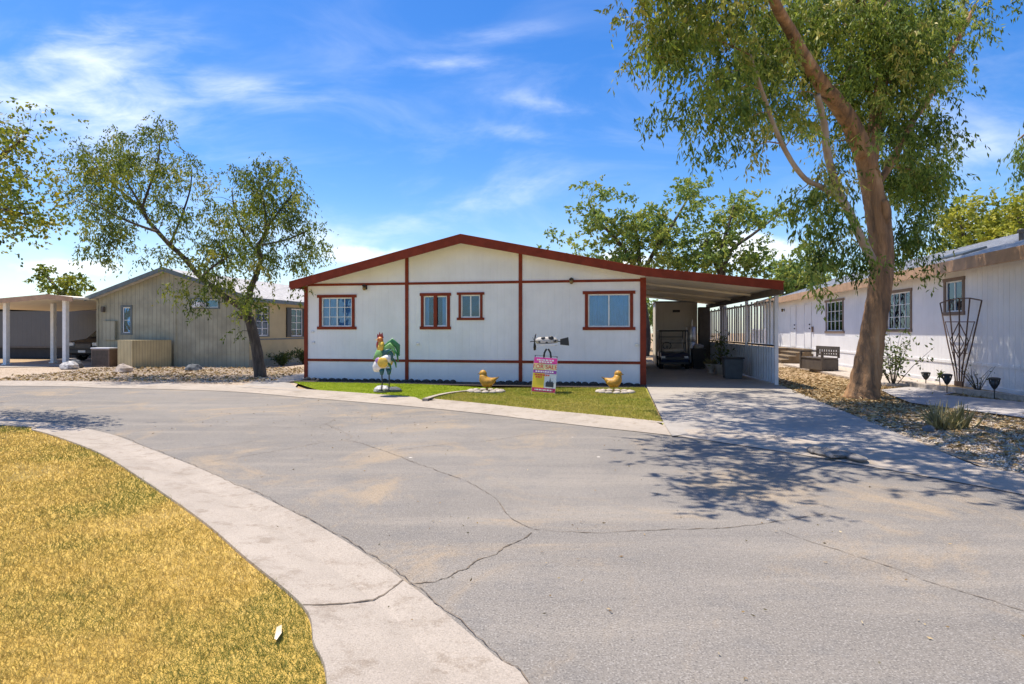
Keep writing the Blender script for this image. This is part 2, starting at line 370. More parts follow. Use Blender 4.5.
# ------------------------------------------------------------------ the ground
def structure(name, mb, mats, bevel=0): return tag(mb.build(name, mats, bevel=bevel), kind='structure')
def smooth_line(pts, n=6):
    pts = [Vector(p) for p in pts]; out = []
    for i in range(len(pts)-1):
        p0, p1, p2, p3 = pts[max(i-1,0)], pts[i], pts[i+1], pts[min(i+2, len(pts)-1)]
        for k in range(n):
            t = k/n
            out.append(.5*((2*p1)+(p2-p0)*t+(2*p0-5*p1+4*p2-p3)*t*t+(3*p1-p0-3*p2+p3)*t**3))
    return out+[pts[-1]]
def strip(m, A, B, za, zb, mi=0):
    for i in range(len(A)-1):
        m.quad((A[i].x,A[i].y,za),(A[i+1].x,A[i+1].y,za),(B[i+1].x,B[i+1].y,zb),(B[i].x,B[i].y,zb), mi)
m = MB(); m.quad((-400,-400,-.03),(400,-400,-.03),(400,400,-.03),(-400,400,-.03)); structure('ground', m, G['soil'])

# far gutter: street edge FE and yard edge BE
FE = [Vector((-60,17.5,0)), Vector((-30,17.2,0))]+[gr(*p) for p in [(0,386),(100,388),(200,390.5),(250,393),(300,397.5),(400,405.7),(480,413.7),(540,421),(600,428),(672,436)]]+[Vector(p) for p in [(3.2,7.6,0),(3.95,6.6,0),(4.68,5.45,0),(5.5,3.6,0),(6.3,.8,0),(7,-5,0)]]
BE = [Vector((-60,18.6,0)), Vector((-30,18.3,0))]+[gr(*p) for p in [(0,382.3),(100,383.4),(200,385.5),(250,387.3),(305,391),(400,398),(440,402),(480,405.5),(540,412),(600,418),(665,425)]]+[Vector(p) for p in [(3.6,8.4,0),(4.5,7.2,0),(5.19,6.08,0),(6.1,4.2,0),(7.0,1.0,0),(7.8,-5,0)]]
BE.pop(8)
FEs, BEs = smooth_line(FE), smooth_line(BE)
# near gutter: road edge NE and lawn edge NL
NE = [Vector((-60,13.6,0)), Vector((-25,12.6,0)), Vector((-14,11.7,0))]+[gr(*p) for p in [(0,416),(38,422),(101.5,432),(152,450),(223,479),(318,526),(403,581),(450,618),(496,658),(528,684)]]+[Vector(p) for p in [(.35,1.6,0),(.62,.2,0),(.7,-2,0),(.7,-8,0)]]
NL = [Vector((-60,12.6,0)), Vector((-25,11.4,0)), Vector((-14,10.5,0))]+[gr(x, y, .07) for x, y in [(0,425),(33,430),(63.5,439),(101.5,454),(142,479),(200,519),(246,558),(303,606),(314,643),(327,684)]]+[Vector(p) for p in [(-.55,1.6,0),(-.35,.2,0),(-.3,-2,0),(-.3,-8,0)]]
NEs, NLs = smooth_line(NE), smooth_line(NL)

m = MB()
P = [(p.x, p.y, 0) for p in BEs]+[(7.8,-30,0),(-60,-30,0)]
m.sheet(P)
def ribbon(m, px, w, z=.004, mi=1, step=.035, world=False):
    pts = smooth_line([Vector(p) for p in px] if world else [gr(*p) for p in px], 10); q = []
    for i in range(len(pts)-1):
        n = max(1, int((pts[i+1]-pts[i]).length/step))
        for k in range(n): q.append(pts[i].lerp(pts[i+1], k/n))
    L, Rr = [], []
    off = 0.0
    for i, p in enumerate(q[:-1]):
        d = (q[i+1]-p).normalized(); nrm = Vector((-d.y, d.x, 0)); off = off*.88+random.uniform(-1, 1)*w*.9; ww = w*random.uniform(.16, .55)*(.4+.6*random.random())
        L.append(p+nrm*(off+ww)); Rr.append(p+nrm*(off-ww))
    strip(m, L, Rr, z, z, mi)
for px, w in [([(403,583),(440,578),(470,566),(500,550),(535,530)], .018), ([(535,530),(600,532),(680,530),(740,528),(790,522),(832,513)], .014),
              ([(535,530),(508,515),(490,495),(462,480)], .009), ([(780,530),(830,548),(900,570),(960,592),(1040,616)], .010),
              ([(200,464),(270,452),(343,441),(378,449),(395,455),(440,472),(462,480)], .014), ([(389,451),(440,445),(492,440),(560,430)], .012), ([(250,425),(300,428),(325,424),(335,418)], .012),
              ([(325,424),(350,436),(343,441)], .01), ([(152,452),(205,448),(260,440)], .010)]:
    ribbon(m, px, w)
ribbon(m, [p+Vector((.015,.015,0)) for p in NE[3:-3]], .011, .008, world=True)
structure('road', m, [G['asphalt'], G['crack']])

m = MB()
mid = [a.lerp(b, .38) for a, b in zip(NEs, NLs)]; mid2 = [a.lerp(b, .55) for a, b in zip(NEs, NLs)]
strip(m, NEs, mid, .006, .004); strip(m, mid, mid2, .004, .03); strip(m, mid2, NLs, .03, .075)
out = [b+(b-a).normalized()*.02 for a, b in zip(NEs, NLs)]
strip(m, NLs, out, .075, -.02)
# a joint across the slab
jj = 54; je = NLs[60]; cs = [(NEs[jj],.006),(NEs[jj].lerp(je,.38),.004),(NEs[jj].lerp(je,.55),.03),(je,.075)]; prev = None; sd = (NEs[jj+1]-NEs[jj-1]).normalized()
for k in range(25):
    t = k/24; f = 0 if t < .38 else 1 if t < .55 else 2; t0, t1 = [(0,.38),(.38,.55),(.55,1.0)][f]; r = (t-t0)/(t1-t0)
    p = cs[f][0].lerp(cs[f+1][0], r); z = cs[f][1]*(1-r)+cs[f+1][1]*r+.003; o = sd*(.10*math.sin(t*3.14)+random.uniform(-.004,.004)); w = sd*random.uniform(.004,.009)
    c = (Vector((p.x,p.y,z))+o-w, Vector((p.x,p.y,z))+o+w)
    if prev: m.quad(prev[0],c[0],c[1],prev[1],1)
    prev = c
structure('kerb_gutter', m, [G['gutter'], G['crack']])
m = MB(); strip(m, BEs, FEs, .05, .008); strip(m, [b+(b-f).normalized()*.02 for b, f in zip(BEs, FEs)], BEs, -.02, .05); structure('far_gutter', m, G['gutter'])

m = MB(); m.sheet([(p.x, p.y, .055) for p in NLs]+[(-.3,-30,.055),(-60,-30,.055)]); structure('lawn', m, G['drylawn'])
# front yard of the main home
KE = [gr(x, y, .05) for x, y in [(425,400.4),(440,396),(458,393),(480,391.2)]]
tl = [W(-9.85,-.85,.045), W(-6.0,-.98,.045), KE[3]+DU*.35+DV*.72]
m = MB(); m.sheet([W(-10.0,.02,.05), W(0,.02,.05), W(0,-1.0,.05), W(-10.0,-1.0,.05)]); structure('wall_shade_strip', m, pm('painted_wall_shade', (.055,.042,.034), .95, .4, 25, .8, 60))  # flat dark sheet that paints the house's shade on the ground along the wall
front_l = [p for p in BEs if gr(309,391).x <= p.x <= KE[0].x]; front_r = [p for p in BEs if KE[0].x < p.x <= gr(665,425).x]
m = MB(); m.sheet([tuple(p) for p in tl]+[(p.x,p.y,.045) for p in reversed(KE)]+[(p.x,p.y,.045) for p in reversed(front_l)]); structure('turf', m, G['turf'])
m = MB(); m.sheet([tuple(p) for p in [tl[2], W(0.0,-.95,.045), gr(662.5,424.6,.045)]]+[(p.x,p.y,.045) for p in reversed(front_r)]+[(p.x,p.y,.045) for p in KE]); structure('front_lawn', m, G['lawn'])
m = MB(); L_, R_ = [], []
ks = smooth_line(KE, 6)
for i, p in enumerate(ks):
    d = (ks[min(i+1,len(ks)-1)]-ks[max(i-1,0)]).normalized(); n = Vector((-d.y,d.x,0))*.06; L_.append(p+n); R_.append(p-n)
strip(m, L_, R_, .09, .09); strip(m, R_, R_, .09, .0); strip(m, [p for p in R_], [p for p in R_], .09, .03)
for S in (L_, R_):
    for i in range(len(S)-1): m.quad((S[i].x,S[i].y,.02),(S[i+1].x,S[i+1].y,.02),(S[i+1].x,S[i+1].y,.09),(S[i].x,S[i].y,.09))
for k in (0, -1): m.quad((L_[k].x,L_[k].y,.02),(R_[k].x,R_[k].y,.02),(R_[k].x,R_[k].y,.09),(L_[k].x,L_[k].y,.09))
structure('lawn_kerb', m, G['gutter'])
# driveway and carport slab
m = MB()
dr = [W(.02,12,.06), W(3.55,12,.06), W(3.55,.4,.06), W(3.25,-6.1,.055), W(3.2,-7.9,.04), Vector((5.05,6.5,.03)), Vector((4.4,6.9,.022)), Vector((3.55,7.9,.018)), Vector((2.75,8.75,.018)), gr(672,436,.02), gr(665,425,.05), W(.02,-.4,.06)]
m.sheet([tuple(p) for p in dr])
m.quad(W(.02,12,.06), W(.02,-.4,.06), W(.02,-.4,-.02), W(.02,12,-.02)); m.quad(W(.02,-.4,.06), gr(665,425,.05), gr(665,425,-.02), W(.02,-.4,-.02))
structure('driveway', m, G['drive'])
# right-hand yard
m = MB(); m.sheet([tuple(p) for p in [W(3.58,14,.03), W(3.58,.4,.03), W(3.27,-6.1,.03), W(3.22,-7.9,.03), Vector((5.1,6.55,.03))]]+[(p.x,p.y,.03) for p in BEs if p.y < 6.3 and p.x > 5]+[(30,-5,.03),(30,14,.03)]); structure('gravel_yard', m, G['gravel'])
m = MB(); m.sheet([W(3.6,9,.036), W(3.6,.2,.036), W(3.45,-1.6,.036), W(3.6,-3.2,.036), W(4.2,-3.9,.036), W(5.1,-3.0,.036), W(5.4,-1.9,.036), W(5.6,-.4,.036), W(7.9,1.5,.036), W(7.9,9,.036)]); structure('dirt', m, G['soil'])
m = MB(); m.sheet([W(7.9,-.1,.07), W(6.6,.35,.07), W(5.6,-.6,.07), W(5.3,-1.9,.07), W(5.05,-3.4,.07), W(5.5,-4.4,.07), W(6.0,-5.6,.07), W(7.0,-8,.07), W(9,-8,.07), W(9,-4.5,.07), W(7.4,-3.0,.07), W(6.5,-1.6,.07)]); structure('walkway', m, G['walk']); WALK = [tuple(W(u,v)[:2]) for u, v in [(7.9,-.1),(6.6,.35),(5.6,-.6),(5.3,-1.9),(5.05,-3.4),(5.5,-4.4),(6.0,-5.6),(7.0,-8),(9,-8),(9,-4.5),(7.4,-3.0),(6.5,-1.6)]]
# left-hand yard, path and drive
m = MB(); m.sheet([tuple(p) for p in [Vector((-32,20.2,.03)), W(-27,9,.03), W(-15.5,9,.03), W(-10.3,9,.03), W(-10.1,0,.03)]]+[(p.x,p.y,.03) for p in reversed(BEs) if -29 < p.x < gr(303,391).x]); structure('rock_bed', m, G['rockbed'])
m = MB(); m.sheet([W(-9.9,4.5,.04), W(-9.95,-.9,.04), gr(302,391,.04), gr(236,386.8,.04), gr(262,379.5,.04), W(-11.6,4.5,.04)]); structure('path', m, G['drive'])
m = MB(); m.sheet([W(-31,14,.05), W(-22.7,14,.05), W(-22.7,4.9,.05), W(-23.6,4.1,.05), W(-25.2,3.4,.05), gr(-15,382.6,.05), gr(-200,382,.05)]); structure('side_drive', m, G['drive'])

# ------------------------------------------------------------------ blades, leaves
def leaf_mesh(name, C, D, L, Wd, mat, parent=None, rnd=None, kite=.45):
    N = len(C); D = D/np.linalg.norm(D, axis=1, keepdims=True)
    r = RNG.normal(size=(N,3)); S = np.cross(D, r); S /= np.linalg.norm(S, axis=1, keepdims=True)
    L = np.broadcast_to(np.asarray(L, float), (N,))[:,None]; Wd = np.broadcast_to(np.asarray(Wd, float), (N,))[:,None]
    Nn = np.cross(S, D)
    mid = C+D*L*kite+Nn*L*.06
    V = np.stack([C, mid-S*Wd/2, C+D*L-Nn*L*.05, mid+S*Wd/2], 1).reshape(-1,3)
    me = bpy.data.meshes.new(name); me.vertices.add(4*N); me.vertices.foreach_set('co', V.astype(np.float32).ravel())
    me.loops.add(4*N); me.loops.foreach_set('vertex_index', np.arange(4*N, dtype=np.int32))
    me.polygons.add(N); me.polygons.foreach_set('loop_start', np.arange(N, dtype=np.int32)*4)
    me.update(calc_edges=True)
    a = me.attributes.new('rnd', 'FLOAT', 'POINT')
    if rnd is None: rnd = RNG.random(N)
    a.data.foreach_set('value', np.repeat(np.clip(rnd, 0, 1), 4).astype(np.float32))
    me.materials.append(mat); o = bpy.data.objects.new(name, me); COL.objects.link(o)
    if parent: o.parent = parent
    return o
def in_poly(x, y, poly):
    ins = np.zeros(len(x), bool); n = len(poly)
    for i in range(n):
        x0, y0 = poly[i][:2]; x1, y1 = poly[(i+1) % n][:2]
        c = (y0 > y) != (y1 > y)
        with np.errstate(divide='ignore', invalid='ignore'): ins ^= c & (x < (x1-x0)*(y-y0)/(y1-y0+1e-12)+x0)
    return ins
def vnoise(x, y, s, seed):                        # cheap smooth value noise
    g = np.random.default_rng(seed).random((64,64)); X = x*s; Y = y*s
    xi = np.floor(X).astype(int); yi = np.floor(Y).astype(int); fx = X-xi; fy = Y-yi; fx = fx*fx*(3-2*fx); fy = fy*fy*(3-2*fy)
    q = lambda i, j: g[(xi+i) % 64, (yi+j) % 64]
    return (q(0,0)*(1-fx)+q(1,0)*fx)*(1-fy)+(q(0,1)*(1-fx)+q(1,1)*fx)*fy
def grass(name, label, poly, n, h, w, mat, z, near=None, tone=lambda x, y: 0):
    xs = np.array([p[0] for p in poly]); ys = np.array([p[1] for p in poly])
    X = RNG.uniform(xs.min(), xs.max(), n*4); Y = RNG.uniform(ys.min(), ys.max(), n*4)
    if near: k = RNG.random(n*4) < np.minimum(1, (near/np.hypot(X, Y))**1.6); X, Y = X[k], Y[k]
    k = in_poly(X, Y, poly); X, Y = X[k][:n], Y[k][:n]; N = len(X)
    sz = np.clip(np.hypot(X, Y)/ (near or 1e9), 1, 3) if near else np.ones(N)
    D = np.stack([RNG.normal(0,.75,N), RNG.normal(0,.75,N), np.full(N, .8)], 1)
    C = np.stack([X, Y, np.full(N, z)], 1)
    patch = vnoise(X, Y, .8, 3)*.34+vnoise(X, Y, 2.7, 4)*.36+vnoise(X, Y, 9.0, 14)*.3
    rn = np.clip(.5*RNG.random(N)+1.35*patch-.40+tone(X, Y), 0, 1)
    o = leaf_mesh(name, C, D, h*RNG.uniform(.5,1.2,N), w*sz*RNG.uniform(.7,1.3,N), mat, None, rn, .3)
    return tag(o, label, 'grass', None, 'stuff')
lawnpoly = [(p.x, p.y) for p in NLs if p.y > 1.5 and p.x > -11.5]
lawnpoly += [(-.7,1.5), (-4,1.5), (-11.5,9)]
def green_edge(x, y):
    e = np.array([(p.x, p.y) for p in NLs[::3]]); d = np.min(np.hypot(x[:,None]-e[None,:,0], y[:,None]-e[None,:,1]), 1)
    g = vnoise(x, y, .9, 8); return -np.clip((g-.5)*3, 0, .9)*np.clip(1.1-d/.9, 0, 1)-.35*np.clip(vnoise(x, y, .5, 21)-.6, 0, 1)
grass('dry_grass', 'dry golden lawn grass filling the near left corner beside the curb', lawnpoly, 480000, .046, .0021, M['dry_blade'], .05, 3.2, green_edge)
flp = [(p.x, p.y) for p in [tl[2], W(-.05,-.97), gr(661,424)]]+[(p.x, p.y) for p in reversed(front_r)]+[(p.x, p.y) for p in KE]
grass('lawn_grass', 'yellow green lawn grass in front of the white home near the sign', flp, 90000, .05, .014, M['lawn_blade'], .042, None, lambda x, y: np.clip((14.2-y+.25*x)*.14, -.2, .35))
tlp = [(p.x, p.y) for p in tl]+[(p.x, p.y) for p in reversed(KE)]+[(p.x, p.y) for p in reversed(front_l)]
grass('turf_grass', 'bright green artificial turf around the rooster sculpture', tlp, 50000, .035, .016, M['turf_blade'], .042)
def scatter_litter(name, label, poly, n, L, Wd, z, dens=None):
    xs = np.array([p[0] for p in poly]); ys = np.array([p[1] for p in poly])
    X = RNG.uniform(xs.min(), xs.max(), n*8); Y = RNG.uniform(ys.min(), ys.max(), n*8); k = in_poly(X, Y, poly)
    if dens is not None: k &= RNG.random(n*8) < dens(X, Y)
    X, Y = X[k][:n], Y[k][:n]; N = len(X)
    D = np.stack([RNG.normal(0,1,N), RNG.normal(0,1,N), RNG.normal(.05,.12,N)], 1)
    return tag(leaf_mesh(name, np.stack([X,Y,np.full(N,z)],1), D, L*RNG.uniform(.5,1.3,N), Wd*RNG.uniform(.6,1.3,N), M['litter']), label, 'leaf litter', None, 'stuff')
yardp = [tuple(W(3.55,9)[:2]), tuple(W(3.3,-6)[:2]), (5.2,6.3), (9,6), (14,10), tuple(W(7.8,9)[:2])]
tx, ty = 7.74, 13.04
scatter_litter('leaf_litter', 'dry fallen leaves strewn over the ground round the big leaning tree', yardp, 15000, .11, .03, .05, lambda x, y: (np.exp(-((x-tx)**2+(y-ty)**2)/12)+.2)*np.where(in_poly(x, y, WALK), .04, 1))
scatter_litter('road_litter', 'scattered dry leaves and grit lying on the grey road', [(-4,16),(2.3,8.3),(4.5,5.5),(5,3),(.6,2.5),(-1.5,4.8),(-6,9.5)], 420, .028, .011, .01, lambda x, y: vnoise(x, y, .5, 5)**2)
scatter_litter('gutter_litter', 'fine dry leaf bits and grit along the seam of the near concrete gutter', [(p.x,p.y) for p in NEs if 1.5 < p.y < 12]+[(p.x,p.y) for p in reversed(mid) if 1.5 < p.y < 12], 700, .022, .009, .012, lambda x, y: vnoise(x, y, 1.1, 31)**2)
scatter_litter('bed_litter', 'dry fallen leaves over the rocks under the slender forked tree', [(-16,17.6),(-7,17.2),(-7.5,24),(-16,24)], 2500, .12, .05, .06, lambda x, y: .3+.7*vnoise(x, y, .8, 9))
m = MB(); m.add([(-.012,-.06,0),(.0,-.085,.004),(.018,-.03,.008),(.012,.07,.0),(-.009,.04,.006)], [(0,1,2,3,4)])
tag(m.build('fallen_leaf', pm('straw_leaf', (.6,.5,.35), .8), loc=gr(278,632,.078), rz=.3), 'largest pale dry leaf lying on the golden lawn by the curb joint', 'leaf')
def pebbles(name, label, poly, n, r, z, cols, dens=None):
    xs = [p[0] for p in poly]; ys = [p[1] for p in poly]
    X = RNG.uniform(min(xs), max(xs), n*8); Y = RNG.uniform(min(ys), max(ys), n*8); k = in_poly(X, Y, poly)
    if dens is not None: k &= RNG.random(n*8) < dens(X, Y)
    X, Y = X[k][:n], Y[k][:n]; N = len(X)
    base = np.array([(1,0,0),(-1,0,0),(0,1,0),(0,-1,0),(0,0,1),(0,0,-.6)], float); tri = np.array([(0,2,4),(2,1,4),(1,3,4),(3,0,4),(2,0,5),(1,2,5),(3,1,5),(0,3,5)])
    s = r*RNG.uniform(.5,1.5,(N,1,1)); j = base[None]*RNG.uniform(.6,1.3,(N,6,3)); th = RNG.random(N)*6.28
    c, sn = np.cos(th)[:,None], np.sin(th)[:,None]
    V = j*s; V = np.stack([V[:,:,0]*c-V[:,:,1]*sn, V[:,:,0]*sn+V[:,:,1]*c, V[:,:,2]*.7], 2); V[:,:,0] += X[:,None]; V[:,:,1] += Y[:,None]; V[:,:,2] += z
    Fc = (tri[None]+(np.arange(N)*6)[:,None,None]).reshape(-1)
    me = bpy.data.meshes.new(name); me.vertices.add(6*N); me.vertices.foreach_set('co', V.astype(np.float32).ravel())
    me.loops.add(24*N); me.loops.foreach_set('vertex_index', Fc.astype(np.int32)); me.polygons.add(8*N); me.polygons.foreach_set('loop_start', np.arange(8*N, dtype=np.int32)*3)
    me.update(calc_edges=True); a = me.attributes.new('rnd','FLOAT','POINT'); a.data.foreach_set('value', np.repeat(RNG.random(N), 6).astype(np.float32))
    mt, nt, b = newmat(name+'_stone'); at_ = nd(nt, 'ShaderNodeAttribute', attribute_name='rnd')
    lk(nt, ramp(nt, at_.outputs['Fac'], [(i/(len(cols)-1), c) for i, c in enumerate(cols)]), b.inputs['Base Color']); b.inputs['Roughness'].default_value = .85
    me.materials.append(mt); o = bpy.data.objects.new(name, me); COL.objects.link(o); return tag(o, label, 'gravel', None, 'stuff')
gp = [tuple(W(3.35,-3.4)[:2]), tuple(W(3.3,-6)[:2]), (5.2,6.3), (6,4.6), (10,6), tuple(W(6.6,-6.8)[:2]), tuple(W(5.5,-4.4)[:2]), tuple(W(5.0,-3.4)[:2]), tuple(W(4.2,-3.6)[:2])]
pebbles('gravel', 'pale decorative gravel between the driveway and the garden walkway', gp, 22000, .016, .035, [(.20,.14,.09),(.38,.30,.21),(.52,.44,.34),(.62,.55,.45)])
pebbles('river_rock', 'tan landscaping rock in front of the olive home', [(p.x,p.y) for p in [gr(-10,381.5), gr(60,372.5), gr(100,368), W(-22.5,5.2), W(-15.6,5.2), W(-11.9,5), gr(258,379), gr(230,385.5), gr(100,382.8)]], 16000, .02, .033, [(.28,.20,.13),(.42,.32,.22),(.52,.42,.32),(.60,.52,.42)])

# ------------------------------------------------------------------ trees
def catmull(pts, n=5):
    P = [Vector(p[:3]) for p in pts]; r = [p[3] for p in pts]; out = []; rr = []
    for i in range(len(P)-1):
        p0, p1, p2, p3 = P[max(i-1,0)], P[i], P[i+1], P[min(i+2, len(P)-1)]
        for k in range(n):
            t = k/n; out.append(.5*((2*p1)+(p2-p0)*t+(2*p0-5*p1+4*p2-p3)*t*t+(3*p1-p0-3*p2+p3)*t**3)); rr.append(r[i]*(1-t)+r[i+1]*t)
    return out+[P[-1]], rr+[r[-1]]
class Tree:
    def __init__(s, name, label, base, bark, leaf, cat='tree', group=None):
        s.o = thing(name, label, cat, base, 0, group); s.base = Vector(base); s.m = MB(); s.nodes = []; s.bark = bark; s.leaf = leaf
        s.C = []; s.D = []; s.L = []; s.Wd = []; s.Rn = []; s.m2 = MB()
    def limb(s, pts, seg=10, n=5, jit=.04, mi=0):
        q, r = catmull([(*(Vector(p[:3])-s.base), p[3]) for p in pts], n); s.m.tube(q, r, seg, mi, jit=jit)
        s.nodes += [(a, b) for a, b in zip(q, r)]
    def limb_px(s, pts, Y, **k):                  # outline of a limb: x, y, width (pixels), depth
        s.limb([(*at(p[0], p[1], p[3] if len(p) > 3 else Y), p[2]/2/F*(p[3] if len(p) > 3 else Y)) for p in pts], **k)
    def spray(s, c, n, rad, L, Wd, droop, tone, twig=True, length=.5, spread=(1,1,.8)):
        c = Vector(c)-s.base
        if twig and s.nodes:
            k = min(range(0, len(s.nodes)), key=lambda i: (s.nodes[i][0]-c).length+max(0, (s.nodes[i][0]-c).z)*.6)
            a, ra = s.nodes[k]; d = (c-a).length
            if .05 < d < 6:
                mid = a.lerp(c, .5)+Vector((random.uniform(-.1,.1)*d, random.uniform(-.1,.1)*d, .12*d)); r0 = min(ra*.5, .008+.008*d)
                q, r = catmull([(*a, r0), (*mid, r0*.7), (*c, .004)], 4); s.m.tube(q, r, 4, 0, cap=False)
                s.nodes += [(x, y) for x, y in list(zip(q, r))[2::2]]
        nt = max(1, n//9)
        st = np.array(c)[None]+RNG.normal(0, rad, (nt,3))*np.array(spread)
        dr = RNG.normal(0, 1, (nt,3)); dr[:,2] = dr[:,2]*.5-droop*1.6; dr /= np.linalg.norm(dr, axis=1, keepdims=True)
        ln = length*RNG.uniform(.4, 1.2, nt)
        for i in range(nt):
            k = max(1, n//nt); t = RNG.random(k)[:,None]
            p = st[i]+dr[i]*ln[i]*t+RNG.normal(0, .03*length+.01, (k,3)); p[:,2] -= .25*droop*ln[i]*t[:,0]**2
            d = dr[i]*.6+RNG.normal(0, .55, (k,3)); d[:,2] -= droop*1.1
            s.C.append(p); s.D.append(d); s.L.append(L*RNG.uniform(.6,1.3,k)); s.Wd.append(Wd*RNG.uniform(.7,1.3,k)); s.Rn.append(np.clip(tone+RNG.normal(0,.16,k), 0, 1))
    def done(s, trunk_label=None):
        s.m.build('trunk', s.bark, s.o, True)
        o = leaf_mesh('crown', np.concatenate(s.C), np.concatenate(s.D), np.concatenate(s.L), np.concatenate(s.Wd), s.leaf, s.o, np.concatenate(s.Rn))
        return s.o
def region_pts(regs, total):                      # regs: x, y, rx, ry, depth, depth spread, weight
    w = np.array([r[2]*r[3]*r[6] for r in regs]); w = w/w.sum(); out = []
    for r, f in zip(regs, w):
        k = max(1, int(round(total*f)))
        for i in range(k):
            a = random.random()*2*math.pi; q = math.sqrt(random.random())
            out.append(at(r[0]+r[2]*q*math.cos(a), r[1]+r[3]*q*math.sin(a), r[4]+random.uniform(-1,1)*r[5]))
    return out

# the big leaning gum tree
T = Tree('gum_tree', 'big leaning gum tree with orange bark and drooping leaves beside the driveway', (tx, ty, 0), [M['gum_bark'], M['gum_pale']], M['euc_leaf'])
T.limb_px([(861,408,48),(862,401,36),(864,388,29),(868,365,25),(872,340,22.5),(877,308,21.5),(881,278,21),(881.5,248,21),(878,218,21.5),(872,188,19),(865,158,18.5),(857,137,18)], 13.04, seg=22, n=7, jit=.07)
T.limb_px([(864,156,17.5),(856,135,18,12.9),(842,110,16.5,12.6),(822,85,14.5,12.2),(805,58,12.5,11.7),(790,30,11,11.2),(775,3,10,10.7),(757,-45,9,10.1),(742,-110,8,9.4),(738,-180,6,8.8)], 13, seg=14, jit=.05)
T.limb_px([(868,170,16),(874,135,14,13.2),(880,95,12,13.3),(886,50,11,13.4),(890,0,10,13.5),(893,-60,8,13.5),(890,-130,6,13.4)], 13, seg=12)
T.limb_px([(874,262,8,12.95),(862,240,8.5,12.8),(850,214,8,12.65),(838,190,7.5,12.6),(830,165,7.5,12.5),(826,145,7,12.4),(824,122,6.5,12.3),(817,95,6,12.0)], 12.6, seg=10, mi=1)
T.limb_px([(848,210,5.5,12.6),(836,197,5.5,12.3),(822,187,5.2,11.9),(808,181,5,11.6),(796,168,5,11.4),(784,148,4.8,11.3),(775,128,4.5,11.1),(768,108,4.2,10.9),(760,85,3.8,10.7),(750,55,3.2,10.5)], 12, seg=8, mi=1)
T.limb_px([(874,190,7,13.1),(893,160,7,13.3),(912,122,6.5,13.6),(926,103,6,13.8),(940,75,5,13.9),(958,40,4,14),(975,5,3,14)], 13, seg=8)
T.limb_px([(884,235,9,13.0),(886,215,10,12.85),(885,204,8,12.82),(884,200,4,12.82)], 13, seg=10)
for q in [[(5.0,10.0,7.3,.11),(4.0,8.6,8.4,.09),(2.2,7.9,8.9,.06),(-.2,8.4,8.4,.03)], [(4.4,9.2,9.6,.09),(3.0,11.4,10.2,.07),(1.6,12.4,10.4,.04)], [(4.6,9.4,7.8,.1),(5.0,7.8,9.2,.07),(5.6,6.6,9.6,.04)], [(4.0,8.8,9.8,.08),(3.6,7.0,9.5,.05),(3.3,6.0,9.0,.03)],
          [(7.9,13.4,8.3,.12),(7.6,11.2,9.8,.09),(7.2,9.0,10.4,.06),(7.3,7.6,10.0,.03)], [(7.9,13.4,8.6,.1),(6.6,12.8,10.6,.06)]]: T.limb(q, 8)
LIMBLINE = [(862,150,12.9),(850,123,12.8),(855,134,12.9),(838,111,12.6),(828,100,12.4),(818,88,12.2),(809,75,12),(800,62,11.7),(791,46,11.4),(783,30,11.2),(775,15,10.9),(768,0,10.7),(875,320,13),(877,290,13),(877,260,13),(877,230,13),(875,200,13),(872,175,13),(800,172,11.5)]
def clear_of_limbs(c):
    x, y = CX+c.x/c.y*F, HY-(c.z-H)/c.y*F
    return all(c.y > Y+.1 or math.hypot(x-a, y-12-b) > 18 for a, b, Y in LIMBLINE) or random.random() < .12
EUC = [(690,6,42,28,10.2,1.1,1.05),(655,16,18,20,10.0,.7,.75),(735,32,44,46,11.6,1.2,1.2),(708,78,30,20,10.2,.9,.8),(664,103,10,8,9.9,.4,.6),(694,128,7,8,10,.3,.6),(680,60,22,14,10.1,.6,.5),
        (764,82,26,36,11.9,.9,1.05),(756,132,14,18,10.8,.7,.7),(786,172,5,12,11.2,.3,1.1),(724,135,5,10,10.2,.3,.8),(800,30,55,50,13.6,1.2,1.15),(862,45,55,65,14.8,1.5,1.25),(912,40,30,70,14.2,1.6,1.1),
        (930,135,14,52,13.8,.8,.9),(950,12,26,30,13.9,1.0,.9),(950,55,12,20,13.8,.6,.9),(998,-4,14,14,13.9,.6,.9),(900,140,26,50,14.4,1.0,1.0),(916,208,20,46,13.9,.8,.8),(903,250,18,34,13.8,.6,.7),
        (838,120,22,40,13.4,.8,.6),(822,205,18,38,12.0,.6,.8),(838,235,16,36,12.2,.5,.8),(806,235,10,18,12,.6,.6),(828,275,14,22,12.2,.5,.6),(895,285,12,14,12.6,.4,.35),(890,50,38,60,12.5,.5,1.1),(884,140,24,24,12.5,.4,.45),(796,105,20,26,11.8,.6,.6),(920,165,18,50,13.4,.8,.7)]
for cc in region_pts(EUC, 335):
    tn = min(1, max(0, random.gauss(.45, .27)))
    for k in range(random.randint(2, 4)):
        c = cc+Vector((random.gauss(0,.24), random.gauss(0,.3), random.gauss(0,.2)))
        if clear_of_limbs(c): T.spray(c, random.randint(55, 105), .13, .125, .038, .75, min(1, max(0, tn+random.gauss(0,.08))), True, .42)
T.limb([(4.4,9.4,7.6,.08),(2.9,8.4,7.6,.06),(1.4,7.6,7.2,.04),(.4,6.6,6.6,.02)], 8); T.limb([(2.9,8.4,7.6,.05),(1.6,8.6,7.6,.03),(.2,8.6,7.2,.015)], 6); T.limb([(4.4,9.2,7.9,.07),(3.2,7.6,7.8,.04),(2.6,6.8,7.4,.02)], 6)  # unseen limbs, and leaf clumps below, added to shade the road and driveway
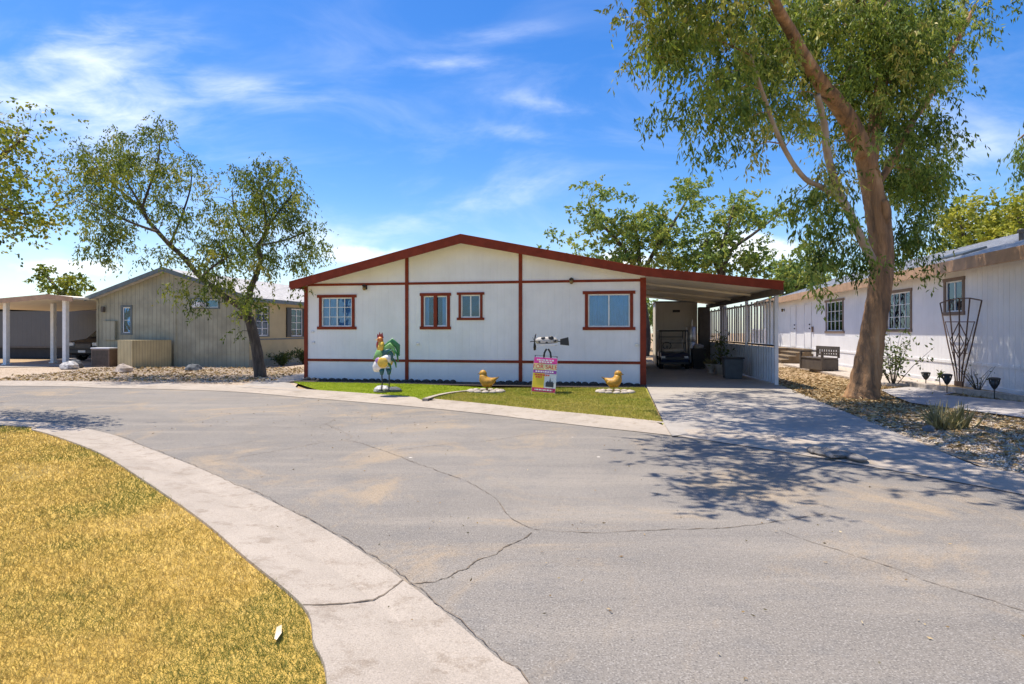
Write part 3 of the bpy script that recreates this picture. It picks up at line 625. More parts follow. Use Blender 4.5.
for sx, sy, z, r in [(1.9,7.5,6.8,.32),(2.15,6.9,6.5,.4),(2.2,5.9,6.2,.42),(1.95,5.35,6,.26),(2.9,6.6,7,.55),(3.2,7.6,7.5,.65),(2.5,8.2,7.6,.5),(4.0,6.5,7.2,.55),(4.4,7.6,8,.7),(3.5,9,8.5,.75),(4.9,6.1,7,.5),(5.4,5.6,7,.4),(4.9,9,8.6,.8),(3.4,10.4,9.2,.75),(3.3,12,9.8,.65),
        (4.6,10.8,9.4,.85),(5.6,12.3,10,.9),(4.4,13.2,10.4,.75),(5.8,14.2,11,.7),(6.1,8,8.3,.65),(6.3,10.2,9.4,.75),(6.4,6.7,7.5,.5),(5.2,7.4,8,.6),(6.0,9.3,9,.7),(5.6,6.9,7.8,.5),(4.6,5.5,6.8,.4),(7.4,8.4,8.6,.6),(8.4,10.2,9,.6)]:
    for i in range(int(22*r*r)+3):
        c = Vector((sx-.30*z, sy+.12*z, z))+Vector((random.gauss(0,1), random.gauss(0,1), random.gauss(0,.5)))*r*.6  # added clump, set sunward of the shadow spot it should cast
        c.z = max(c.z, H+(HY+10)/F*c.y+1.5)
        T.spray(c, 70, .2, .2, .06, .8, random.uniform(.2,.6), True, .55)
T.done()

# slender forked mesquite in front of the olive home
B = gr(261,378); YB = B.y
T = Tree('mesquite_tree', 'slender forked tree with feathery leaves leaning in front of the olive home', B, M['dark_bark'], M['mesq_leaf'])
T.limb_px([(261,381,13),(259,365,11),(256,345,10),(251,325,9.5),(247,311,9.5)], YB, seg=12, jit=.06)
T.limb_px([(248,314,8),(240,306,7),(228,299,6.2),(214,288,5.6),(201,278,5.2),(183,257,4.8),(170,245,4.6),(158,232,4.2),(148,220,3.9),(142,207,3.3),(136,197,2.6),(126,180,1.8),(118,165,1.2)], YB-.3, seg=8)
T.limb_px([(248,313,8),(249,300,7),(251,288,6),(257,273,5.6),(261,258,5),(258,247,4.6),(263,238,4.2),(266,228,3.2),(264,205,2.2),(258,180,1.4)], YB+.2, seg=8)
T.limb_px([(142,208,3),(150,185,2.4),(158,160,1.8),(160,138,1)], YB-.6, seg=6); T.limb_px([(158,232,3),(130,222,2.4),(105,210,1.8),(85,200,1)], YB-.9, seg=6); T.limb_px([(142,208,2.5),(120,190,2),(98,168,1.4),(85,150,1)], YB-.2, seg=6)
T.limb_px([(170,245,2.8),(182,215,2.2),(190,190,1.6),(192,170,1)], YB+.4, seg=6); T.limb_px([(201,278,3),(215,265,2.2),(232,255,1.4)], YB-.9, seg=6); T.limb_px([(266,230,2.8),(280,210,2),(296,190,1.2)], YB, seg=6)
T.limb_px([(260,256,3),(245,236,2.2),(235,212,1.5),(232,190,1)], YB+.6, seg=6); T.limb_px([(262,245,2.4),(285,240,1.8),(306,232,1)], YB-.4, seg=6); pass
for c in region_pts([(130,160,42,28,YB,1.6,1.2),(92,185,24,30,YB-.3,1.2,1),(172,182,26,30,YB,1.4,1.0),(120,212,36,26,YB-.4,1.4,1.0),(188,218,18,22,YB,1.2,.5),(150,135,22,14,YB,1,.7),(104,240,22,16,YB-.6,.8,.6),(75,175,13,28,YB-.3,.7,.6),(155,128,5,12,YB,.4,1.1),
        (160,255,22,16,YB-.8,.6,.35),(212,255,26,20,YB-.6,1,.8),(236,262,22,20,YB-.4,1,.8),(212,287,32,12,YB-1.2,.6,.9),(222,305,14,10,YB-1.2,.4,.7),(250,297,24,8,YB-1.2,.6,.6),(290,292,16,7,YB-1,.5,.4),
        (262,192,38,28,YB+.2,1.4,1.0),(290,205,22,26,YB,1.2,1.0),(248,225,32,28,YB+.4,1.4,1.0),(272,250,34,22,YB+.2,1.2,.9),(300,232,14,22,YB,1,.6),(262,162,26,10,YB,.8,.7),(222,190,6,14,YB,.6,.3)], 225):
    tn = random.gauss(.46, .26)
    for k in range(random.randint(1, 4)):
        T.spray(c+Vector((random.gauss(0,.28),random.gauss(0,.3),random.gauss(0,.2))), random.randint(45, 85), .12, .11, .042, .6, min(1, max(0, tn+random.gauss(0,.06))), True, .5)
T.done()

# broad-leaf tree just beyond the left edge of the picture
T = Tree('shade_tree', 'yellow green broad leaved tree reaching in from the left edge', (-10.3, 10.6, 0), M['dark_bark'], M['ash_leaf'])
T.limb([(-10.3,10.6,-.1,.19),(-10.25,10.6,1.2,.15),(-10.1,10.5,2.6,.12),(-9.7,10.5,3.6,.08),(-9.1,10.5,4.4,.05),(-8.5,10.5,4.9,.02)], 10)
T.limb([(-10.1,10.5,2.6,.09),(-10.6,10.9,4.0,.06),(-10.8,11,5.4,.03)], 8); T.limb([(-9.9,10.5,3.2,.06),(-9.2,10.4,3.6,.04),(-8.3,10.3,3.5,.015)], 8); T.limb([(-10.2,10.6,2.4,.07),(-10.6,9.6,3.8,.04),(-10.4,8.9,4.4,.02)], 8)
for c in region_pts([(12,130,28,22,10.5,.7,.9),(38,122,14,10,10.4,.4,.7),(30,165,18,18,10.5,.7,.5),(10,175,22,26,10.5,.8,.8),(28,205,28,22,10.4,.9,1.3),(48,215,12,14,10.3,.5,.8),(15,225,22,10,10.5,.6,.9),(8,243,10,8,10.5,.4,.6),(-25,170,35,70,10.6,1.2,1)], 130):
    T.spray(c, random.randint(24, 46), .13, .075, .05, .25, min(1, max(0, random.gauss(.55, .22))), True, .42)
for i in range(60):
    T.spray(Vector((-10.6+random.gauss(0,.8), 9.9+random.gauss(0,1.0), 4.4+random.gauss(0,.7))), 40, .16, .08, .055, .25, random.uniform(.3,.8), True, .4)
T.done()

# trees behind the homes
def far_tree(name, label, x, Y, regs, trunk, n, leaf, L=.26, Wd=.13, per=(45,80), rad=.33, group='trees behind the homes', tone=.5):
    b = at(x, 331, Y); b.z = 0
    T = Tree(name, label, b, M['dark_bark'], leaf, 'tree', group)
    top = trunk
    T.limb([(b.x,b.y,-.1,.28),(b.x+.1,b.y,1.5,.24),(*at(top[0][0],top[0][1],Y),.18)], 8)
    for br in top[1:]: T.limb([(*at(top[0][0],top[0][1],Y), .15)]+[(*at(q[0],q[1],Y+random.uniform(-.8,.8)), max(.025,.12-.035*i)) for i, q in enumerate(br)], 6)
    for c in region_pts([(r[0],r[1],r[2],r[3],Y,1.8,r[4]) for r in regs], int(n*.8)):
        tn = random.gauss(tone+.08, .2)
        for k in range(random.randint(1, 2)): T.spray(c+Vector((random.gauss(0,.3),random.gauss(0,.4),random.gauss(0,.2))), random.randint(*per), rad*.8, L*.9, Wd, .15, min(1, max(0, tn+random.gauss(0,.08))), True, .5)
    return T.done()
far_tree('background_tree', 'tallest open grey green tree behind the roof of the white home', 645, 37, [(592,205,16,20,.9),(600,228,18,14,.8),(632,212,18,22,.6),(634,240,30,18,1.1),(612,250,24,14,1),(575,245,22,8,.7),(655,225,22,20,.9),(668,248,24,18,1),(690,200,13,22,1.0),(684,228,16,14,.8),(645,262,50,10,1)],
         [(640,280), [(625,250),(600,222),(588,202)], [(638,245),(633,220)], [(655,250),(672,225),(690,195)]], 165, M['far_leaf'])
far_tree('background_tree', 'spreading tree with a flat side branch behind the red carport edge', 722, 36, [(735,205,16,13,1),(726,222,16,14,.7),(752,222,16,9,.8),(772,214,14,6,1),(712,240,16,14,1),(735,250,20,14,.8),(758,243,14,6,.7),(705,262,20,12,1),(745,268,26,10,1)],
         [(722,280), [(722,250),(728,228),(734,205)], [(730,252),(752,235),(778,215)], [(712,255),(706,240)]], 105, M['far_leaf'])
far_tree('background_tree', 'low bushy yellow green tree behind the far corner of the carport', 800, 34, [(790,272,22,12,1),(806,258,14,12,1),(818,272,14,14,1),(778,280,24,10,1),(800,290,26,14,1)],
         [(800,300), [(796,280),(790,268)], [(806,275),(810,258)]], 80, M['far_leaf'], tone=.62)
far_tree('background_tree', 'dense golden green tree rising behind the roof of the pale home', 975, 34, [(972,214,24,18,1.2),(962,235,20,16,1),(990,235,26,18,1.1),(950,222,8,14,.8),(985,255,40,14,1),(955,262,24,14,1)],
         [(975,270), [(965,240),(960,215)], [(985,240),(995,222)]], 130, M['gold_leaf'], .24, .12, (50,85), .36)
far_tree('background_tree', 'golden green tree cut off by the right edge above the pale roof', 1035, 33, [(1018,212,14,18,1),(1012,232,16,16,1),(1045,215,24,30,1),(1030,250,30,16,1)],
         [(1035,275), [(1025,240),(1018,215)], [(1045,235),(1050,205)]], 90, M['gold_leaf'], .24, .12, (50,85), .36)
far_tree('background_tree', 'small sparse dark green tree behind the low carport roof', 60, 44, [(48,276,11,6,1),(72,282,10,8,.9),(60,288,18,6,.9),(84,286,6,5,.6)],
         [(62,296), [(55,286),(46,275)], [(68,286),(73,278)]], 38, M['ash_leaf'], .3, .16, (26,44), .3, tone=.35)
far_tree('background_tree', 'dark trees seen through the gap beside the carport shed', 637, 46, [(648,318,10,14,1.2),(640,330,10,16,1.2),(634,312,16,12,1)], [(637,322), [(640,312)], [(634,308)]], 40, M['far_leaf'], .3, .16, (40,70), .4, tone=.35)
# dark drooping branch entering at the right edge
T = Tree('gum_tree', 'dark drooping tree branch entering at the upper right edge', (17.2, 18.5, 0), M['gum_bark'], M['euc_leaf'])
T.limb([(17.2,18.5,-.1,.3),(17.1,18.5,3,.22),(16.8,18.5,6,.12),(16.2,18.5,7.6,.05),(15.6,18.5,7.4,.02)], 8)
for c in region_pts([(1022,140,8,14,18.4,.4,1),(1024,165,8,22,18.4,.4,1),(1060,130,30,50,18.5,1,1)], 46): T.spray(c, 60, .18, .19, .045, 1.0, random.uniform(.1,.4), True, .6)
T.done()

# ------------------------------------------------------------------ windows and walls
def wall_holes(m, x0, x1, z0, z1, holes, y=0.0, depth=.1, mi=0, back=True):
    xs = sorted({x0, x1, *[h[0] for h in holes], *[h[1] for h in holes]}); zs = sorted({z0, z1, *[h[2] for h in holes], *[h[3] for h in holes]})
    for i in range(len(xs)-1):
        for k in range(len(zs)-1):
            cx, cz = (xs[i]+xs[i+1])/2, (zs[k]+zs[k+1])/2
            if any(h[0] < cx < h[1] and h[2] < cz < h[3] for h in holes): continue
            m.quad((xs[i],y,zs[k]),(xs[i+1],y,zs[k]),(xs[i+1],y,zs[k+1]),(xs[i],y,zs[k+1]), mi)
    for a, b, c, d in holes:
        for p, q, r, s in (((a,y,c),(a,y,d),(a,y+depth,d),(a,y+depth,c)), ((b,y,c),(b,y,d),(b,y+depth,d),(b,y+depth,c)), ((a,y,c),(b,y,c),(b,y+depth,c),(a,y+depth,c)), ((a,y,d),(b,y,d),(b,y+depth,d),(a,y+depth,d))): m.quad(p, q, r, s, mi)
def window(parent, x0, x1, z0, z1, trim, T=None, cols=2, rows=1, curtain='curtain', tw=.085, sill=.06, bars=True, frame='white_frame', mid=False, open_=.0, vtrim=True):
    """hole x0..x1, z0..z1 in a wall facing -y; the named trim stands round it"""
    m = MB(); m.M = T
    if vtrim:
        m.box(x0-tw, x0, -.028, .004, z0, z1); m.box(x1, x1+tw, -.028, .004, z0, z1)
    m.box(x0-tw-sill, x1+tw+sill, -.034, .004, z1, z1+tw); m.box(x0-tw-sill, x1+tw+sill, -.034, .004, z0-tw, z0)
    w = m.build('window', trim, parent, bevel=.004)
    if mid:
        c = (x0+x1)/2; g = MB(); g.M = T; g.box(c-.05, c+.05, -.028, .03, z0, z1); g.build('mullion', trim, w)
    f = MB(); f.M = T; t = .035
    f.box(x0, x0+t, .01, .055, z0, z1); f.box(x1-t, x1, .01, .055, z0, z1); f.box(x0+t, x1-t, .01, .055, z0, z0+t); f.box(x0+t, x1-t, .01, .055, z1-t, z1)
    if bars:
        for i in range(1, cols):
            c = x0+(x1-x0)*i/cols; ww = .018 if i*2 == cols else .010; f.box(c-ww, c+ww, .012, .052, z0+t, z1-t)
        for k in range(1, rows):
            c = z0+(z1-z0)*k/rows; f.box(x0+t, x1-t, .018, .044, c-.009, c+.009)
    f.build('frame', M[frame], w, bevel=.002)
    g = MB(); g.M = T; g.box(x0+t, x1-t, .03, .034, z0+t, z1-t); g.build('pane', M['glass'], w)
    r = MB(); r.M = T; d = .5; a, b, c, e = x0-.3, x1+.3, z0-.3, z1+.3
    r.quad((a,d,c),(b,d,c),(b,d,e),(a,d,e)); r.quad((a,.1,c),(a,d,c),(a,d,e),(a,.1,e)); r.quad((b,.1,c),(b,d,c),(b,d,e),(b,.1,e)); r.quad((a,.1,e),(b,.1,e),(b,d,e),(a,d,e)); r.quad((a,.1,c),(b,.1,c),(b,d,c),(a,d,c))
    r.build('room', M['room'], w)
    if curtain:
        k = MB(); k.M = T; n = 60; zt, zb = z1, z0
        if curtain == 'blind':
            for i in range(int((z1-z0)/.05)): k.quad((x0+.02,.075,z0+.05*i),(x1-.02,.075,z0+.05*i),(x1-.02,.095,z0+.05*i+.046),(x0+.02,.095,z0+.05*i+.046))
            k.build('blind', M['blind'], w)
        else:
            A = []
            for i in range(n+1):
                x = x0-.02+(x1-x0+.04)*i/n
                if open_ and abs(x-(x0+(x1-x0)*.47)) < open_: A.append(None); continue
                A.append((x, .10+.014*math.sin(i*1.35)+.007*math.sin(i*.5)))
            for p, q in zip(A, A[1:]):
                if p and q: k.quad((p[0],p[1],zb),(q[0],q[1],zb),(q[0],q[1],zt),(p[0],p[1],zt))
            k.build('curtain', M['curtain'], w)
    return w
def wall_lamp(parent, x, z, T=None):
    m = MB(); m.M = T; m.box(x-.045, x+.045, -.02, -.001, z-.06, z+.08); m.beam((x,-.01,z+.05),(x,-.10,z+.06),.02,.02)
    m.lathe([(.005,z+.09),(.06,z+.05),(.065,z+.03),(.05,z+.03)], (x,-.11,0), 10)
    w = m.build('wall_lamp', M['black_metal'], parent)
    g = MB(); g.M = T; g.lathe([(.03,z-.09),(.05,z-.05),(.052,z+.03)], (x,-.11,0), 10); g.build('lamp_shade', M['brass'], w, True)

# ------------------------------------------------------------------ the white home with red trim
HOME = thing('mobile_home', 'white manufactured home with red brown trim and a low gable facing the street', 'house', O0, HR)
UL, DEP = -9.9, 16.0
EL, RG, ER, RU = 2.93, 4.17, 3.15, -5.0                     # roof top heights: left eave, ridge, right eave; ridge place
def ztop(u): return EL+(RG-EL)*(u+10.12)/(RU+10.12) if u < RU else RG+(ER-RG)*(u-RU)/(0-RU)
holes = [(-9.41,-8.45,1.63,2.49), (-6.24,-5.54,1.63,2.51), (-5.13,-4.57,1.88,2.53), (-1.53,-.40,1.61,2.51)]
m = MB(); wall_holes(m, UL, 0, 0, 2.75, holes)
m.add([(UL,0,2.75),(0,0,2.75),(0,0,ztop(0)-.06),(RU,0,RG-.06),(UL,0,ztop(UL)-.06)], [(0,1,2,3,4)])
m.quad((UL,0,0),(UL,DEP,0),(UL,DEP,ztop(UL)-.06),(UL,0,ztop(UL)-.06)); m.quad((0,0,0),(0,DEP,0),(0,DEP,ztop(0)-.06),(0,0,ztop(0)-.06))
m.add([(UL,DEP,0),(0,DEP,0),(0,DEP,ztop(0)-.06),(RU,DEP,RG-.06),(UL,DEP,ztop(UL)-.06)], [(0,1,2,3,4)])
m.build('wall', M['white_siding'], HOME, None)
VF = -.55
m = MB()
prof = [(-10.10,0,EL-.03),(RU,0,RG-.03),(0,0,ER-.03),(0,0,ER-.09),(RU,0,RG-.10),(-10.10,0,EL-.09)]
m.prism([(x,VF+.03,z) for x,_,z in prof], (0,DEP+.5-VF,0)); m.build('roof', M['roof_grey'], HOME)
m = MB(); m.prism([(x,VF+.05,z) for x,z in [(-10.08,EL-.093),(RU,RG-.104),(-.02,ER-.093),(-.02,ER-.11),(RU,RG-.12),(-10.08,EL-.11)]], (0,-VF-.05,0)); m.build('soffit', M['cream'], HOME)
FH = .235
m = MB()
m.prism([(-10.12,VF,EL),(RU,VF,RG),(RU,VF,RG-FH-.012),(-10.12,VF,EL-FH)], (0,.035,0)); m.prism([(RU,VF,RG),(-.02,VF,ER),(-.02,VF,ER-FH+.02),(RU,VF,RG-FH-.012)], (0,.035,0))
m.prism([(-10.15,VF-.01,EL+.012),(RU,VF-.01,RG+.014),(-.02,VF-.01,ER+.012),(-.02,VF-.01,ER-.02),(RU,VF-.01,RG-.02),(-10.15,VF-.01,EL-.02)], (0,.08,0))
m.box(-10.155,-10.12,VF,DEP,EL-.17,EL-.02); m.build('fascia', M['red_trim'], HOME, bevel=.004)
def trim_board(x0,x1,z0,z1,t): q = MB(); q.box(x0,x1,-t,.0,z0,z1); return q.build('trim_board', M['red_trim'], HOME, bevel=.004)
trim_board(-9.97,-9.86,.03,2.84,.034); trim_board(-.13,.03,.03,2.94,.034)
trim_board(-6.80,-6.70,.03,3.66,.03); trim_board(-3.46,-3.36,.03,3.74,.03)
for a, b in ((-9.86,-6.80),(-6.70,-3.46),(-3.36,-.13)): trim_board(a,b,2.84,2.91,.022); trim_board(a,b,.60,.675,.022)
window(HOME, *holes[0], M['red_trim'], cols=4, rows=3, open_=.03); window(HOME, *holes[1], M['red_trim'], cols=2, mid=True, curtain='curtain', open_=.2, sill=.03); window(HOME, *holes[2], M['red_trim'], cols=2, curtain=None, sill=.05, tw=.07); window(HOME, *holes[3], M['red_trim'], cols=2)  # second window: curtain put in to stand for a pale reflection
wall_lamp(HOME, -8.02, 2.78); wall_lamp(HOME, -1.98, 2.88)
for x, z, n in ((-9.68,1.16,'outlet_box'),(-6.42,1.13,'outlet_box'),(-.22,1.13,'outlet_box'),(-9.70,1.48,'outlet_box')):
    q = MB(); q.box(x-.045,x+.045,-.035,-.001,z-.03,z+.03); q.build(n, M['slat'] if z > 1.14 else M['steel'], HOME, bevel=.005)

# dark edging stones along the wall
for name, lab, a, b in (('stone_edging','dark rubble edging along the wall behind the green turf',-9.85,-5.2),('stone_edging','dark scalloped edging along the wall behind the yellow green lawn',-4.2,-.15)):
    m = MB(); x = a
    while x < b:
        w = random.uniform(.16,.26); m.ball((x+w/2,-.30+random.uniform(-.05,.05),.06), (w*.56,.09,random.uniform(.05,.085)), 0, 10, .08); x += w
    tag(m.build(name, M['edging'], loc=O0, rz=HR), lab, 'garden edging', 'edging along the white home')

# ------------------------------------------------------------------ the carport
CP = thing('carport', 'open carport with red fascia attached to the right side of the white home', 'carport', O0, HR)
def fu(v): return 3.45-.042*(v-.45)
m = MB(); m.prism([(0,VF+.04,ER-.03),(3.36,VF+.04,2.71),(3.36,VF+.04,2.62),(0,VF+.04,ER-.13)], (0,10.9,0)); m.build('roof', M['pan'], CP)
m = MB(); m.prism([(-.02,VF,ER),(3.38,VF,2.745),(3.38,VF,2.53),(-.02,VF,ER-.215)], (0,.035,0)); m.prism([(-.02,VF-.01,ER+.012),(3.40,VF-.01,2.757),(3.40,VF-.01,2.72),(-.02,VF-.01,ER-.02)], (0,.08,0)); m.build('fascia', M['red_trim'], CP, bevel=.004)
for v in (2.6, 5.4, 8.2): m = MB(); m.prism([(.02,v,ER-.135),(3.3,v,2.612),(3.3,v,2.55),(.02,v,ER-.2)], (0,.1,0)); m.build('cross_beam', M['pan'], CP)
m = MB(); m.beam((3.38,-.4,2.52),(3.02,10.3,2.55),.09,.17); m.build('side_beam', M['dark_beam'], CP)
for v in (.45, 3.6, 6.8, 10.0):
    m = MB(); m.box(fu(v)-.045,fu(v)+.045,v-.045,v+.045,.05,2.5); m.build('post', M['slat'], CP, bevel=.006)
m = MB(); v = .5; k = 0                             # corrugated lower panel
pts = []
while v < 10.0:
    for dv, du in ((0,0),(.10,0),(.13,-.055),(.23,-.055),(.26,0)): pts.append((fu(v+dv)+du, v+dv))
    v += .26
for (a, b), (c, d) in zip(pts, pts[1:]): m.quad((a,b,.10),(c,d,.10),(c,d,1.06),(a,b,1.06))
m.build('lower_panel', M['blue_grey'], CP, None)
m = MB(); v = .6
while v < 9.9:
    w = random.choice((.15,.17,.19)); m.box(fu(v)-.012,fu(v)+.012,v,v+w,1.14,2.36+.04*math.sin(v*9)); v += w+random.choice((.12,.16,.21))
m.build('upper_slats', M['slat'], CP)
m = MB()
for z in (1.10, 2.31): m.beam((fu(.5)+.03,.5,z),(fu(9.95)+.03,9.95,z),.04,.05)
m.build('rail', M['dark_beam'], CP)
SH = thing('storage_shed', 'beige storage shed closing the back end of the carport', 'shed', W(.85,9.9), HR)
m = MB(); m.box(0,1.72,0,2.2,.06,2.72); m.build('wall', M['beige_wall'], SH)
m = MB(); m.box(.55,1.25,-.03,-.002,.1,2.05); m.build('door', M['beige_wall'], SH, bevel=.004)
m = MB(); m.box(-.05,1.78,-.05,2.3,2.725,2.78); m.build('roof', M['roof_grey'], SH)
m = MB(); m.box(.7,1.0,-.06,-.003,2.3,2.4); m.build('wall_lamp', M['black'], SH)
q = thing('dark_cabinet', 'tall dark utility cabinet in the back corner of the carport', 'cabinet', W(2.6,9.4), HR)
m = MB(); m.box(-.02,.42,0,.5,.06,2.5); m.build('body', M['dark_beam'], q, bevel=.01); m = MB(); m.box(.01,.39,-.02,-.001,.1,2.3); m.build('door', M['dark_beam'], q, bevel=.004)

# golf cart
GC = thing('golf_cart', 'dark navy golf cart parked facing out in the carport shade', 'golf cart', W(1.36,6.7,.06), HR)
m = MB(); m.prism([(-.50,0,.22),(-.50,-.04,.42),(-.50,.12,.60),(-.50,.5,.62),(-.50,.62,.30),(-.50,1.2,.30),(-.50,1.3,.62),(-.50,2.1,.6),(-.50,2.15,.25)], (1.0,0,0)); m.build('body', M['navy'], GC, bevel=.03)
m = MB(); m.box(-.54,.54,-.08,-.0,.19,.27); m.build('bumper', M['black'], GC, bevel=.01)
m = MB(); m.box(-.32,.32,-.035,.02,.36,.46); m.build('grille', M['black'], GC, bevel=.004)
for x in (-.42,.42):
    m = MB(); m.box(x-.075,x+.075,-.03,.05,.37,.50); m.build('headlight', M['lens'], GC, bevel=.015)
for x in (-.48,.48):
    for y in (.28,1.75):
        m = MB(); m.M = Matrix.Translation((x,y,.22)) @ Matrix.Rotation(R(90),4,'Y'); m.lathe([(.10,-.085),(.20,-.08),(.22,-.05),(.22,.05),(.20,.08),(.10,.085)], seg=18); w = m.build('wheel', M['rubber'], GC, True)
        m = MB(); m.M = Matrix.Translation((x,y,.22)) @ Matrix.Rotation(R(90),4,'Y'); m.lathe([(.02,-.09),(.11,-.088),(.11,.088),(.02,.09)], seg=14); m.build('rim', M['steel'], w)
m = MB(); m.box(-.46,.46,1.15,1.6,.62,.74); m.box(-.46,.46,1.56,1.70,.74,1.12); m.build('seat', M['cream_seat'], GC, bevel=.03)
m = MB()
for x in (-.46,.46): m.tube([(x,.46,.6),(x,.66,1.42)],.016,6); m.tube([(x,1.75,.6),(x,1.68,1.42)],.016,6)
m.tube([(-.46,.55,.98),(.46,.55,.98)],.014,6); m.tube([(-.46,1.70,1.2),(.46,1.70,1.2)],.014,6); m.tube([(-.46,.66,1.40),(-.46,1.68,1.40)],.016,6); m.build('canopy_frame', M['black'], GC)
m = MB(); m.box(-.55,.55,.5,1.9,1.42,1.47); m.build('canopy', M['black'], GC, bevel=.02)
m = MB(); m.tube([(-.22,.62,.6),(-.22,.86,.86)],.018,6); m.tube([(-.22+.16*math.cos(t*.6283),.85+.07*math.sin(t*.6283),.87+.14*math.sin(t*.6283)) for t in range(11)],.014,6); m.build('steering_wheel', M['black'], GC)
q = MB(); q.ball((.1,.42,.70),(.30,.13,.10),0,12,.1); q.ball((-.22,.42,.68),(.2,.12,.08),0,12,.12)
tag(q.build('blanket', M['cream_seat'], None, True, loc=W(1.36,6.7,.06), rz=HR), 'crumpled pale blanket bundled over the golf cart cowl', 'blanket')
# things stored along the screen
q = thing('storage_bin', 'dark slate lidded storage bin against the carport screen', 'bin', W(2.69,2.5,.06), HR)
m = MB(); m.add([(-.24,-.2,0),(.24,-.2,0),(.24,.2,0),(-.24,.2,0),(-.28,-.24,.60),(.28,-.24,.60),(.28,.24,.60),(-.28,.24,.60)], [(3,2,1,0),(4,5,6,7),(0,1,5,4),(1,2,6,5),(2,3,7,6),(3,0,4,7)]); m.build('tub', M['bin'], q, bevel=.02)
m = MB(); m.box(-.31,.31,-.27,.27,.605,.65); m.build('lid', M['black'], q, bevel=.015)
q = thing('potted_plant', 'pale pot with a spindly yellow green plant behind the storage bin', 'plant', W(2.62,4.2,.06), HR)
m = MB(); m.lathe([(.12,0),(.19,.30),(.21,.33),(.18,.33),(.16,.28)], seg=14); m.build('pot', M['pot'], q, True)
C = RNG.normal(0,.16,(160,3))+np.array([0,0,.85]); C[:,2] += RNG.uniform(-.45,.35,160); leaf_mesh('foliage', C, RNG.normal(0,1,(160,3))+np.array([0,0,.3]), .14, .05, M['shrub_leaf'], q)
m = MB()
for i in range(7): m.tube([(0,0,.3),(random.uniform(-.06,.06),random.uniform(-.06,.06),.7),(random.uniform(-.2,.2),random.uniform(-.2,.2),1.2)],.008,4)
m.build('stem', M['dark_bark'], q)
q = thing('potted_plant', 'low urn planter with a grey rosette beside the carport screen', 'plant', W(2.38,4.7,.06), HR)
m = MB(); m.lathe([(.12,0),(.06,.08),(.10,.16),(.20,.30),(.22,.33),(.17,.32)], seg=14); m.build('pot', M['pot'], q, True)
D = RNG.normal(0,1,(50,3)); D[:,2] = np.abs(D[:,2])*.6+.2; leaf_mesh('foliage', np.tile([[0,0,.3]],(50,1)), D, .3, .05, M['agave_leaf'], q)
q = thing('water_heater', 'shiny cylindrical steel tank standing beside the golf cart', 'tank', W(2.18,8.8,.06), HR)
m = MB(); m.lathe([(.19,.05),(.2,.08),(.2,.95),(.19,.97),(.19,1.0),(.2,1.03),(.2,1.58),(.17,1.62),(.03,1.65)], seg=20); m.build('tank', M['steel'], q, True); m = MB(); m.tube([(.05,0,1.62),(.05,0,1.9)],.02,6); m.build('pipe', M['steel'], q)
q = thing('wheeled_bin', 'dark wheeled trash bin with a pale bag on top beside the golf cart', 'bin', W(2.28,7.3,.06), HR)
m = MB(); m.add([(-.2,-.22,.04),(.2,-.22,.04),(.2,.22,.04),(-.2,.22,.04),(-.26,-.3,.78),(.26,-.3,.78),(.26,.3,.78),(-.26,.3,.78)], [(3,2,1,0),(4,5,6,7),(0,1,5,4),(1,2,6,5),(2,3,7,6),(3,0,4,7)]); m.build('tub', M['black'], q, bevel=.02)
m = MB(); m.ball((0,0,.83),(.22,.24,.12),0,12,.14); m.build('bag', M['pot'], q, True)
for x in (-.24,.24):
    m = MB(); m.M = Matrix.Translation((x,.2,.1)) @ Matrix.Rotation(R(90),4,'Y'); m.lathe([(.03,-.03),(.1,-.03),(.1,.03),(.03,.03)], seg=12); m.build('wheel', M['rubber'], q)

# ------------------------------------------------------------------ the olive home on the left
LH = thing('mobile_home', 'weathered olive manufactured home with grey trim on the left', 'house', W(-22.57,5.45), HR)
LW, LD = 7.07, 12.0
LT = Matrix.Translation((LW,0,0)) @ Matrix.Rotation(R(90),4,'Z')      # side wall facing +x: local x runs back along the wall
m = MB(); fh = [(1.22,1.60,1.42,2.50),(4.50,5.72,2.46,2.80)]
wall_holes(m, 0, LW, 0, 2.82, fh)
m.add([(0,0,2.82),(LW,0,2.82),(LW,0,2.86),(3.4,0,3.98),(0,0,2.90)], [(0,1,2,3,4)])
m.quad((0,0,0),(0,LD,0),(0,LD,2.9),(0,0,2.9)); m.add([(0,LD,0),(LW,LD,0),(LW,LD,2.86),(3.4,LD,3.98),(0,LD,2.9)], [(0,1,2,3,4)])
m.build('wall', M['olive'], LH, None)
m = MB(); m.M = LT; sh = [(.55,1.42,1.30,2.52),(3.22,4.20,1.26,2.52),(6.4,7.3,1.3,2.5)]
wall_holes(m, 0, LD, 0, 2.84, sh); m.build('side_wall', M['tan_wall'], LH, None)
m = MB(); m.prism([(-.25,-.32,2.90),(3.4,-.32,4.10),(LW+.35,-.32,2.82),(LW+.35,-.32,2.72),(3.4,-.32,3.99),(-.25,-.32,2.80)], (0,LD+.6,0)); m.build('roof', M['roof_pale'], LH)
m = MB(); m.prism([(-.3,-.36,2.94),(3.4,-.36,4.14),(3.4,-.36,3.96),(-.3,-.36,2.76)], (0,.035,0)); m.prism([(3.4,-.36,4.14),(LW+.4,-.36,2.85),(LW+.4,-.36,2.68),(3.4,-.36,3.96)], (0,.035,0))
m.box(LW+.36,LW+.40,-.32,LD,2.68,2.84); m.build('fascia', M['slate_trim'], LH)
m = MB()
for x in (0, 3.72, LW): m.box(x-.05,x+.05,-.025,0,.0,2.84)
m.box(.05,3.67,-.018,0,2.60,2.66); m.box(3.77,LW-.05,-.018,0,2.84,2.88); m.box(.05,3.67,-.018,0,.56,.62); m.box(3.77,LW-.05,-.018,0,.56,.62)
m.build('trim_board', M['olive'], LH)
